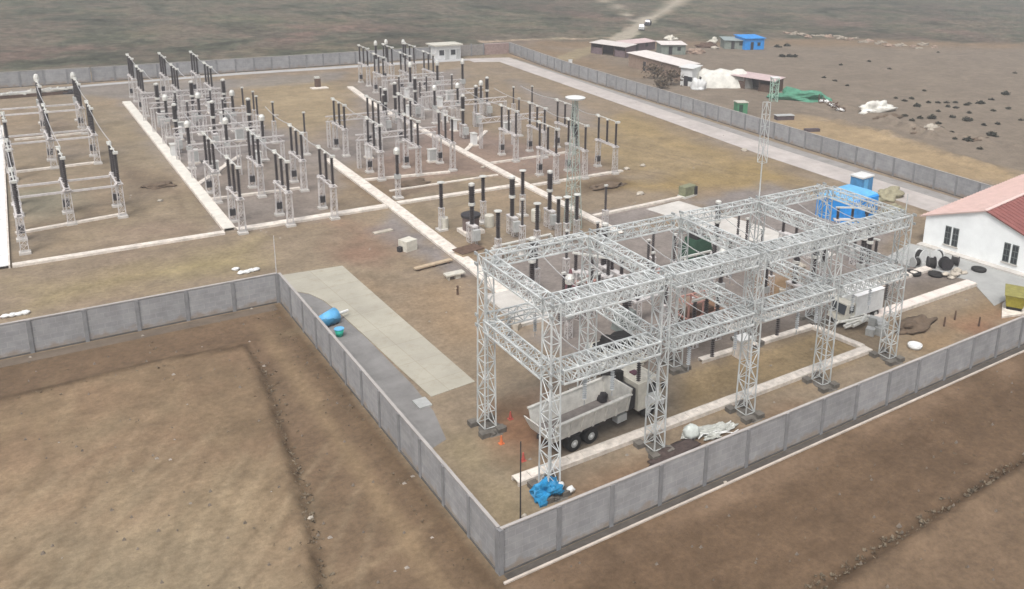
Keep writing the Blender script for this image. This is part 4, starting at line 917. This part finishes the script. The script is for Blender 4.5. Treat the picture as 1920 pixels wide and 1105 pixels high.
MB().hexa([(-.10,-1.12,1.22),(-.02,-1.12,1.22),(-.02,1.12,1.22),(-.10,1.12,1.22),(-.45,-1.38,2.1),(-.37,-1.38,2.1),(-.37,1.38,2.1),(-.45,1.38,2.1)]).build('tailgate',bw,t)
MB().blob((5.45,.75,1.25),(.35,.3,.6),3,.4,12,8,True).build('dark_load',darkm,t,True)
m=MB()
for s in(-1,1): m.box(-.1,9.3,s*.42-.06,s*.42+.06,.82,1.08)
for x in (.4,2,4,6.2,8.5): m.box(x,x+.12,-.42,.42,.85,1.0)
m.build('chassis',darkm,t)
MB().box(5.2,6.0,-1.1,-.55,.5,1.0).build('fuel_tank',boxm,t); MB().box(6.15,6.75,-1.0,1.0,1.05,2.5).build('hydraulic_unit',darkm,t)
m=MB(); m.bar((6.4,.3,1.2),(6.5,.3,3.3),.35); m.bar((6.5,.3,3.2),(5.7,1.3,3.0),.28); m.build('crane_arm',blackm,t)
cb=MB().hexa([(6.9,-1.18,.8),(9.1,-1.18,.8),(9.1,1.18,.8),(6.9,1.18,.8),(6.9,-1.12,2.75),(8.75,-1.12,2.75),(8.75,1.12,2.75),(6.9,1.12,2.75)]).build('cab',creamm,t)
MB().hexa([(6.95,-1.05,2.75),(8.6,-1.05,2.75),(8.6,1.05,2.75),(6.95,1.05,2.75),(7.1,-.9,2.95),(8.3,-.9,2.9),(8.3,.9,2.9),(7.1,.9,2.95)]).build('roof',creamm,cb)
MB().hexa([(9.0,-1.02,1.7),(9.04,-1.02,1.7),(9.04,1.02,1.7),(9.0,1.02,1.7),(8.80,-.98,2.6),(8.84,-.98,2.6),(8.84,.98,2.6),(8.80,.98,2.6)]).build('windscreen',glassm,cb)
for s in(-1,1): 
    MB().box(7.7,8.6,s*1.165-.015,s*1.165+.015,1.75,2.5).build('side_window',glassm,cb)
    MB().box(7.5,8.75,s*1.19-.012,s*1.19+.012,.95,1.7).build('door',whitem,cb)
    MB().box(8.95,9.05,s*1.3-.12,s*1.3+.12,1.8,2.3).build('mirror',blackm,cb)
    MB().box(9.1,9.18,s*.85-.16,s*.85+.16,.95,1.15).build('headlight',whitem,t)
MB().box(9.08,9.3,-1.2,1.2,.5,.9).build('bumper',whitem,t); MB().box(7.25,7.7,-.3,.2,2.94,3.05).build('roof_hatch',mat('dark_plum',(.12,.05,.07),.6),cb)
def wheel(x,s,dual):
    y0=s*(.62 if dual else .85); y1=s*1.16
    wv=MB().tube((x,y0,.53),(x,y1,.53),.53,.53,22).build('wheel',blackm,t); MB().tube((x,y1,.53),(x,y1+s*.012,.53),.26,.26,14).build('rim',boxm,wv); MB().tube((x,y1+s*.012,.53),(x,y1+s*.06,.53),.11,.09,10).build('hub',whitem,wv)
for x in(1.6,2.95):
    for s in(-1,1): wheel(x,s,True)
for s in(-1,1): 
    wheel(7.9,s,False); MB().box(7.2,8.6,s*.95-.2,s*.95+.2,1.08,1.14).build('mudguard',darkm,t)
for x in (1.6,2.95):
    for s in (-1,1): MB().box(x-.62,x+.62,s*.9-.28,s*.9+.28,1.12,1.16).build('mudguard',darkm,t)
# stacked steel behind the truck
t=thing('tarped_machine','flatbed load under a black tarpaulin behind the dump truck','machine',(36.0,50.9,0),-.1)
MB().box(-1.9,1.9,-1,1,.5,.8).build('deck',creamm,t); MB().blob((0,0,.8),(1.9,.95,.75),6,.35,16,7,True).build('tarpaulin',blackm,t,True)
for x in(-1.3,1.3):
    for s in(-1,1): MB().tube((x,s*.7,.4),(x,s*.95,.4),.4,.4,14).build('wheel',darkm,t)
for (x,y,l,mt) in ((34.0,48.8,'bundle of white steel angles stacked behind the truck bed, left one',cap),(35.9,48.6,'bundle of cream steel angles stacked behind the truck bed, right one',creamm),(31.0,46.0,'grey steel bundle right behind the truck bed',boxm),(33.2,46.2,'grey steel bundle behind the truck cab',boxm)):
    m=MB()
    for k in range(12): 
        a=random.uniform(-.2,.2); xx=random.uniform(-.5,.5); yy=random.uniform(-.5,.5); zz=.1+.12*(k%5)
        m.bar((xx-1.1*math.cos(a),yy-1.1*math.sin(a),zz),(xx+1.1*math.cos(a),yy+1.1*math.sin(a),zz),.12)
    for k in range(3): m.bar((random.uniform(-.8,.8),random.uniform(-.5,.5),.2),(random.uniform(-.8,.8),random.uniform(-.5,.5),1.6),.12)
    tag(m.build('steel_bundle',mt,None,loc=(x,y,0)),l,'steel bundle','stacked steel behind the truck')
tag(MB().blob((0,0,0),(2.3,1.0,.6),8,.5,18,7,True).build('soil_heap',soilm,None,True,loc=P(1712,613)),'dark soil heap right of the white box truck','heap')
tag(MB().blob((0,0,0),(2.6,1.0,.45),11,.5,18,7,True).build('soil_heap',soilm,None,True,loc=P(1140,350)),'dark soil heap beside the pit, right of the tall mast','heap')
tag(MB().blob((0,0,0),(1.5,.8,.45),12,.5,18,7,True).build('soil_heap',soilm,None,True,loc=P(300,350)),'low dark soil heap left of the long trench','heap')
tag(MB().blob((0,0,0),(2.0,1.0,.4),14,.5,18,7,True).build('soil_heap',soilm,None,True,loc=P(775,345)),'low brown soil heap in the middle bay','heap')
for (a,b_,l) in ((1390,645,'left'),(1388,650,'x')):
    if l=='x': continue
    t=thing('concrete_plinth','tall pale concrete block on the trench behind the third front leg','plinth',tuple(P(a,668)),.0); MB().cbox(0,0,0,1.1,.9,1.5).build('block',cover,t); MB().cbox(0,0,1.5,1.3,1.0,.12).build('cap_slab',whitem,t)
#@@BUILDING
# ------------------------------------------------------------------ white building
bd=thing('white_building','white gabled building with red metal roof, glare painted on far slope, at the right edge','building',(79.05,47.7,0),math.radians(8.6))
HW=6.4;E=3.15;R=5.35;LB=26
wm=mat('white_render',(.80,.83,.83),.8,0,.6,.08,.1)
MB().add([(0,-HW,0),(0,HW,0),(0,HW,E),(0,0,R),(0,-HW,E),(LB,-HW,0),(LB,HW,0),(LB,HW,E),(LB,0,R),(LB,-HW,E)],[(0,4,3,2,1),(5,6,7,8,9),(0,5,9,4),(1,2,7,6),(2,3,8,7),(3,4,9,8),(0,1,6,5)]).build('wall',wm,bd)
def roof(s,m):
    ov=.75; zz=lambda y:R-(R-E)*abs(y)/HW
    y0,y1=0,s*(HW+.6); th=.10
    p=[(-.25,y0,zz(y0)+.03),(LB+.4,y0,zz(y0)+.03),(LB+.4,y1,zz(y1)+.03),(-.25,y1,zz(y1)+.03)]
    if s<0: p=[p[1],p[0],p[3],p[2]]
    mb=MB().hexa(p+[(a,b,c+th) for a,b,c in p])
    n_=34
    for k in range(n_):
        x=-.25+(LB+.6)*k/n_; mb.bar((x,s*.05,zz(.05)+.16),(x,y1,zz(y1)+.16),.06,.07)
    return mb.build('roof',m,bd)
roof(1,roof_glare); roof(-1,roofr); MB().box(-.3,LB+.4,-.18,.18,R+.12,R+.2).build('ridge_cap',roof_glare,bd)  # far slope and ridge take the painted glare tone
MB().box(-.9,0,-HW-.2,HW+.2,0,.18).build('step_plinth',padm,bd)
frm=mat('window_frame_grey',(.14,.16,.15),.6,0,2,.2)
for yc in (3.3,-3.05):
    for s in(-1,1):
        f=MB().box(-.05,.02,yc+s*.42-.33,yc+s*.42+.33,.75,2.75).build('window',frm,bd)
        m=MB()
        for k in range(3): 
            for q in(-1,1): m.box(-.075,-.052,yc+s*.42+q*.15-.12,yc+s*.42+q*.15+.12,.85+.63*k,1.38+.63*k)
        m.build('pane',glassm,f)
    MB().box(-.14,-.0,yc-.85,yc+.85,.62,.72).build('sill',padm,bd)
#@@CAMP
# ------------------------------------------------------------------ camp outside the east wall
def shed(name,label,corners_px,h,roofm,wallm,open_side=None,rise=.3):
    """box shed from its ground-line front edge (two px points) and depth"""
    a=P(*corners_px[0]);b=P(*corners_px[1]);dep=corners_px[2]
    L=(b-a).length; rz=math.atan2(b.y-a.y,b.x-a.x); t=thing(name,label,'shed',a,rz,'site camp sheds beyond the wall')
    if open_side:
        MB().box(0,L,dep-.1,dep,0,h).build('back_wall',wallm,t)
        n_=max(2,int(L/2.6)); 
        for k in range(n_+1): MB().cbox(L*k/n_,.1,0,.16,.16,h).build('post',rust,t)
        for k in range(n_):
            if k%2==0: MB().box(L*k/n_+.1,L*(k+1)/n_-.1,.25,.32,0,h*.62).build('screen',open_side,t)
        MB().box(0,.1,0,dep,0,h).build('end_wall',wallm,t); MB().box(L-.1,L,0,dep,0,h).build('end_wall',wallm,t)
    else:
        MB().box(0,L,0,dep,0,h).build('wall',wallm,t)
        MB().box(L*.3,L*.3+.9,-.04,.0,0,2.0).build('door',darkm,t)
        MB().box(L*.65,L*.65+.9,-.04,.0,1.0,1.9).build('window',glassm,t)
    MB().hexa([(-.3,-.4,h),(L+.3,-.4,h),(L+.3,dep+.3,h+rise),(-.3,dep+.3,h+rise),(-.3,-.4,h+.1),(L+.3,-.4,h+.1),(L+.3,dep+.3,h+rise+.1),(-.3,dep+.3,h+rise+.1)]).build('roof',roofm,t)
    return t
plum=mat('plum_boards',(.16,.12,.13),.85,0,2,.3); tanw=mat('tan_boards',(.30,.22,.17),.9,0,2,.3)
roofw=mat('white_sheet_roof',(.62,.58,.55),.6,0,1,.12); pinkr=mat('dusty_pink_roof',(.52,.41,.40),.6,0,1,.15)
shed('site_shed','long dark open shed with white roof, farthest of the camp row',[(1108,100),(1172,109),4.5],2.5,roofw,plum,plum,.2)
shed('site_shed','narrow plum coloured shed behind the long white roofed one',[(1176,99),(1228,93),3.5],2.0,pinkr,mat('plum_boards',(.16,.12,.13)))
shed('site_shed','long tan shed with white roof in the middle of the camp row',[(1178,125),(1275,152),4.6],3.0,roofw,tanw)
shed('site_shed','white cubic cabin at the end of the tan shed',[(1275,160),(1297,163),4.0],3.6,whitem,whitem,None,.1)
shed('site_shed','low grey green shed behind the tan shed',[(1240,103),(1285,103),4.0],2.4,roofw,mat('grey_green_boards',(.22,.25,.22),.85,0,2,.25))
shed('site_shed','open dark shed with pink roof beside the white tent',[(1368,163),(1450,176),4.2],2.4,pinkr,rust,rust,.25)
shed('site_shed','grey green cabin beside the far blue shed',[(1358,92),(1400,93),4.5],2.2,mat('grey_sheet_roof',(.27,.32,.32),.7,0,1,.2),mat('grey_green_boards',(.22,.25,.22)))
shed('site_shed','bright blue tarpaulin shed at the far side of the camp',[(1396,94),(1432,93),5.0],2.9,bluem,bluem,None,.3)
# tent
a=P(1318,166); t=thing('white_tent','large white canvas tent between the cabin and the pink roofed shed','tent',(a.x,a.y,0),math.atan2(-2.5,6))
m=MB(); nseg=9; vs_=[];L=10.5;W=6.5
for k in range(nseg+1):
    x=L*k/nseg; h_=3.2+.25*math.sin(k*1.9)-(.6 if k in(0,nseg) else 0)
    for j in range(9):
        s=j/8; y=W*s; z=h_*(math.sin(PI*s)**.45) if 0<s<1 else 0
        vs_.append((x,y+.15*math.sin(k*2+j),z))
m.add(vs_,[(k*9+j,(k+1)*9+j,(k+1)*9+j+1,k*9+j+1) for k in range(nseg) for j in range(8)]+[tuple(range(9)),tuple(range(nseg*9,nseg*9+9))[::-1]])
m.build('canvas',offw,t,True); MB().blob((-1.2,-.6,0),(1.6,1.2,1.9),3,.35,14,8,True).build('canvas_flap',whitem,t,True); MB().box(-.15,.02,1.3,2.3,0,2.0).build('doorway',darkm,t)
a=P(1455,186); t=thing('green_net_shelter','low collapsed green net shelter right of the pink roofed shed','shelter',(a.x,a.y,0),math.atan2(-8,2)+.55)
m=MB().blob((4.2,1.5,0),(5.6,2.3,1.9),6,.4,22,8,True); m.build('net',greenm,t)
for x,y in ((0,0),(0,3),(8,0),(8,3)): MB().cbox(x,y,0,.14,.14,1.5).build('post',rust,t)
a=P(1450,190); t=thing('green_scaffold','pale green scaffold frame in front of the green net','scaffold',(a.x,a.y,0),-.4)
m=MB(); lattice(m,(0,0,0),(0,0,4.4),(1.2,1.2),(1.2,1.2),4,.12,.07); m.build('frame_bars',mat('pale_green_frame',(.35,.50,.42),.7,0,2,.2),t); MB().cbox(0,0,4.4,1.6,1.4,.15).build('deck',whitem,t)
a=P(1388,213); t=thing('green_booth','small green booth with pale roof just behind the wall','booth',(a.x,a.y,0),-.3)
MB().cbox(0,0,0,1.9,1.6,2.0).build('booth_wall',mat('booth_green',(.07,.22,.12),.7,0,2,.2),t); MB().cbox(0,0,2.0,2.1,1.8,.14).build('roof',creamm,t); MB().cbox(-.3,-.83,0,.7,.06,1.7).build('door',dgreen,t)
# gatehouse, gate, brick wall, sign
t=thing('gatehouse','small white gatehouse by the far gate','gatehouse',(82.3,184.2,0),.05)
MB().cbox(0,0,0,6.0,3.2,3.0).build('wall',whitem,t); MB().cbox(0,0,3.0,6.8,4.0,.28).build('roof',creamm,t)
for x in(-1.5,1.2): MB().cbox(x,-1.62,1.0,1.1,.08,1.1).build('window',glassm,t)
MB().cbox(2.4,-1.62,0,.9,.08,2.2).build('door',boxm,t); MB().cbox(-.2,-1.64,0,.9,.08,2.2).build('door',boxm,t)
t=thing('yard_gate','grey steel gate at the far right corner of the yard','gate',(86.3,185.6,0),.0); MB().box(0,6.0,-.05,.05,.1,2.5).build('gate_panel',mat('gate_grey',(.24,.225,.21),.8,0,2,.2),t)
for x in(0,3,6): MB().cbox(x,0,0,.25,.25,2.7).build('post',postm,t)
t=thing('brick_wall','pinkish brick wall right of the far gate','wall',(92.4,185.9,0),0); MB().box(0,6.4,-.1,.1,0,2.4).build('wall',mat('pink_brick',(.30,.22,.20),.9,0,2,.25),t); MB().box(0,6.4,-.14,.14,2.4,2.5).build('coping',pinkr,t)
a=P(1074,135); t=thing('white_sign','small white sign on a post by the right wall','sign',(a.x-.7,a.y,0),.0); MB().tube((0,0,0),(0,0,2.2),.06,.06,8).build('post',darkm,t); MB().box(-.45,.45,-.1,-.06,1.4,2.7).build('board',whitem,t)
# vehicles on the track
def car(label,x,y,rz,m):
    t=thing('parked_car',label,'car',(x,y,0),rz,'vehicles on the dirt track')
    MB().hexa([(-2.2,-.85,.35),(2.2,-.85,.35),(2.2,.85,.35),(-2.2,.85,.35),(-2.15,-.82,1.0),(2.1,-.82,.95),(2.1,.82,.95),(-2.15,.82,1.0)]).build('body',m,t)
    MB().hexa([(-1.2,-.78,1.0),(1.1,-.78,1.0),(1.1,.78,1.0),(-1.2,.78,1.0),(-.8,-.68,1.6),(.6,-.68,1.6),(.6,.68,1.6),(-.8,.68,1.6)]).build('cabin',glassm,t)
    MB().box(-.75,.55,-.66,.66,1.6,1.65).build('roof',m,t)
    for xx in(-1.4,1.4):
        for s in(-1,1): MB().tube((xx,s*.66,.35),(xx,s*.88,.35),.35,.35,14).build('wheel',blackm,t)
p=P(1203,56); car('pale car on the dirt track behind the camp',p.x,p.y,.9,boxm); p=P(1215,47); car('dark car farther along the dirt track',p.x,p.y,.8,mat('dark_car',(.06,.06,.07),.4,0,1,.1))
# scrap, dump heaps, shrubs
def heap(name,label,a,b_,r,m,seed,cat='heap',group=None):
    p=P(a,b_); return tag(MB().blob((0,0,-.03),r,seed,.6,18,7,True).build(name,m,None,True,loc=(p.x,p.y,0)),label,cat,group)
heap('white_tarpaulin','long white tarpaulin over a heap outside the wall, right of the scrap',1640,208,(4.0,1.8,1.5),offw,2,'tarpaulin')
heap('dark_heap','dark earth heap at the foot of the white tarpaulin',1668,222,(3.0,1.0,.6),soilm,5)
heap('dark_heap','dark earth heap on the ridge right of the white tarpaulin',1722,248,(2.2,.9,.7),soilm,6)
heap('dark_heap','low dark heap beside the ridge, farther right',1830,262,(2.4,.7,.4),soilm,8)
heap('sand_heap','pale sand heap right of the ridge heap',1745,243,(1.8,1.0,.6),stonem,9)
heap('sand_heap','pinkish sand heap behind the tan shed',1305,100,(2.6,1.5,1.1),tanw,10); heap('white_tarpaulin','small white topped heap beside the dirt track',1258,75,(1.6,1.0,1.2),creamm,12,'tarpaulin')
heap('dark_heap','dark scrap heap left of the far grey green cabin',1325,88,(3.5,1.5,1.0),rust,14); heap('white_tarpaulin','pale lump on top of the scrap left of the far cabin',1335,82,(1.3,1,1.3),creamm,15,'tarpaulin')
for i in range(22):
    a=1475+i*13+random.uniform(-5,5); b_=66+i*1.1+random.uniform(-5,5)
    heap('rubble_mound',f'{"pale" if i%3 else "brown"} rubble mound before the scrub, {["first","second","third","fourth","fifth","sixth","seventh","eighth","ninth","tenth","eleventh","twelfth","thirteenth","fourteenth","fifteenth","sixteenth","seventeenth","eighteenth","nineteenth","twentieth","second last","last"][i]} from the left',a,b_,(random.uniform(1.0,2.2),random.uniform(.7,1.3),random.uniform(.3,.7)),mat('rubble_tan',(.30,.26,.21),.9,0,2,.3,.6) if i%3 else tanw,i+20,'mound','rubble mounds before the scrub')
# scrap vehicle remains
for (a,b_,l,sd) in ((1560,200,'tangle of dark and white scrap beyond the green net, left one',1),(1572,208,'tangle of dark and white scrap beyond the green net, right one',2),(1545,193,'small dark scrap right behind the green net',3)):
    p=P(a,b_); t=thing('scrap_tangle',l,'scrap',(p.x,p.y,0),sd,'scrap beyond the green net'); m=MB();m2=MB()
    for k in range(12): m.tube((random.uniform(-1.5,1.5),random.uniform(-.8,.8),random.uniform(0,.8)),(random.uniform(-1.5,1.5),random.uniform(-.8,.8),random.uniform(0,1.2)),.09,.07,6)
    for k in range(3): m2.blob((random.uniform(-1,1),random.uniform(-.5,.5),.3),(.6,.4,.3),k+sd,.4,10,6)
    m.build('bent_bars',rust,t); m2.build('white_scrap',whitem,t,True)
p=P(1470,224); m=MB().box(-1.6,1.6,-.6,.6,0,.7); t=thing('dark_trough','dark box trough just behind the wall','trough',(p.x,p.y,0),-.3); m.build('trough_body',mat('dark_mauve',(.09,.07,.075),.8,0,2,.3),t); MB().box(-1.7,1.7,-.7,.7,.7,.78).build('lid',boxm,t)
p=P(1522,247); t=thing('dark_trough','smaller dark box behind the wall, farther right','trough',(p.x,p.y,0),-.3); MB().box(-1.3,1.3,-.4,.4,0,.5).build('trough_body',MATS['dark_mauve'],t)
# rubble stack at top-left of yard
t=thing('steel_scrap_row','row of white steel frames lying along the far road at left','scrap',tuple(P(60,181)),.08); m=MB()
for k in range(22): x=random.uniform(-9,5); m.bar((x,random.uniform(-.6,.6),random.uniform(.2,1.2)),(x+random.uniform(.8,2.4),random.uniform(-.6,.6),random.uniform(.2,1.2)),.2)
m.bar((-9,0,.5),(6,0,.6),.3); m.bar((-8,-.3,.4),(6,.3,.9),.3); m.bar((-8,.3,.4),(6,-.3,.9),.3); m.build('scrap_bars',cap,t); MB().box(-9,5,-.4,.4,0,.5).build('dark_base',rust,t); MB().blob((5.0,0,.0),(1.0,.6,.9),2,.4,12,6,True).build('dark_bundle',darkm,t,True)
# ------------------------------------------------------------------ shrubs
def shrub(label,a,b_,r,sd):
    p=P(a,b_); t=thing('shrub',label,'shrub',(p.x,p.y,0),sd*1.3,'scattered dark shrubs on the sand')
    rr=random.Random(sd); m=MB()
    for k in range(150):
        th=rr.uniform(0,2*PI);q=rr.random()**.6*r*.8;z=rr.uniform(.02,.7)*r*(1.1-q/r)
        c=Vector((q*math.cos(th)*1.1,q*math.sin(th)*.9,z)); d1=Vector((rr.uniform(-1,1),rr.uniform(-1,1),rr.uniform(-.8,.8)))*r*.28; d2=Vector((rr.uniform(-1,1),rr.uniform(-1,1),rr.uniform(-.8,.8)))*r*.24
        m.add([c,c+d1,c+d1+d2,c+d2],[(0,1,2,3)])
    m.build('foliage',leafm,t)
    m2=MB()
    for k in range(5):
        th=rr.uniform(0,2*PI); m2.bar((0,0,0),(r*.6*math.cos(th),r*.5*math.sin(th),r*.3),.05)
    m2.build('stem',rust,t)
S=[(183,165),(452,132),(648,203),(1105,45),(1832,243),(245,360),(975,410),(1745,443),(705,480),(855,485),(905,555),(785,505),(1505,530),(1400,530),(1615,495),(1015,522),(1105,522),(1185,522),(1270,522),(1278,572),(1200,560),(1375,545),(1402,620),(1240,660),(1385,690),(1670,725),(1890,690),(1540,735),(1630,600),(1770,580),(1620,835),(790,648),(935,668),(860,690),(1050,670),(900,785),(1110,720),(1140,770),(1235,805),(1385,880),(1105,605),(25,285),(130,315),(1500,960),(1265,865)]
pos=['far','middle','near']
for i,(a,b_) in enumerate(S):
    X_,Y_=1540+a/5.053,90+b_/5.053
    big=(i in (12,30,35,24,10,34,7,39)); 
    shrub(f'{"large" if big else "small"} shrub, {"far" if b_<300 else "middle" if b_<620 else "near"} part of the sand scatter, {int(a/1920*100)} percent across',X_,Y_,(1.0 if big else .6)*random.uniform(.85,1.15),i)
for i,(a,b_) in enumerate(((1467,107),(1480,107),(1489,107),(1458,89),(1475,87))): shrub(f'small dark shrub, {["first","second","third","fourth","fifth"][i]} of the little row right of the blue shed',a,b_,1.1,100+i)
for i,(a,b_,l) in enumerate(((1226,148,'brown leafless bush in front of the tan shed, left one'),(1258,160,'brown leafless bush in front of the tan shed, right one'),(1240,166,'low brown bush nearest the wall by the tan shed'))):
    p=P(a,b_); t=thing('tree',l,'tree',(p.x,p.y,0),0,'brown bushes by the tan shed'); m=MB(); rr=random.Random(i)
    MB().tube((0,0,0),(.1,0,1.2),.12,.07,8).build('trunk',rust,t)
    for k in range(240):
        d=Vector((rr.gauss(0,.8),rr.gauss(0,.8),1.5+rr.gauss(0,.45)))*(1.25 if i<2 else .7); u=Vector((rr.uniform(-1,1),rr.uniform(-1,1),rr.uniform(-1,1)))*.45; v=Vector((rr.uniform(-1,1),rr.uniform(-1,1),rr.uniform(-1,1)))*.36
        m.add([d,d+u,d+u+v,d+v],[(0,1,2,3)])
    m.build('crown',mat('brown_foliage',(.10,.075,.05),.9,0,2,.4),t)
# ------------------------------------------------------------------ haze
hm=bpy.data.materials.new('haze'); hm.use_nodes=True; n=hm.node_tree; n.nodes.clear()
ho=n.nodes.new('ShaderNodeOutputMaterial'); pv=n.nodes.new('ShaderNodeVolumePrincipled'); pv.inputs['Color'].default_value=(.82,.84,.86,1); pv.inputs['Density'].default_value=.0010; pv.inputs['Anisotropy'].default_value=.2
n.links.new(pv.outputs[0],ho.inputs['Volume'])
tag(MB().box(gx[0]-5,gx[-1]+5,gy[0]-5,gy[-1]+5,float(Z.min())-1.2,42).build('haze',hm),kind='stuff')
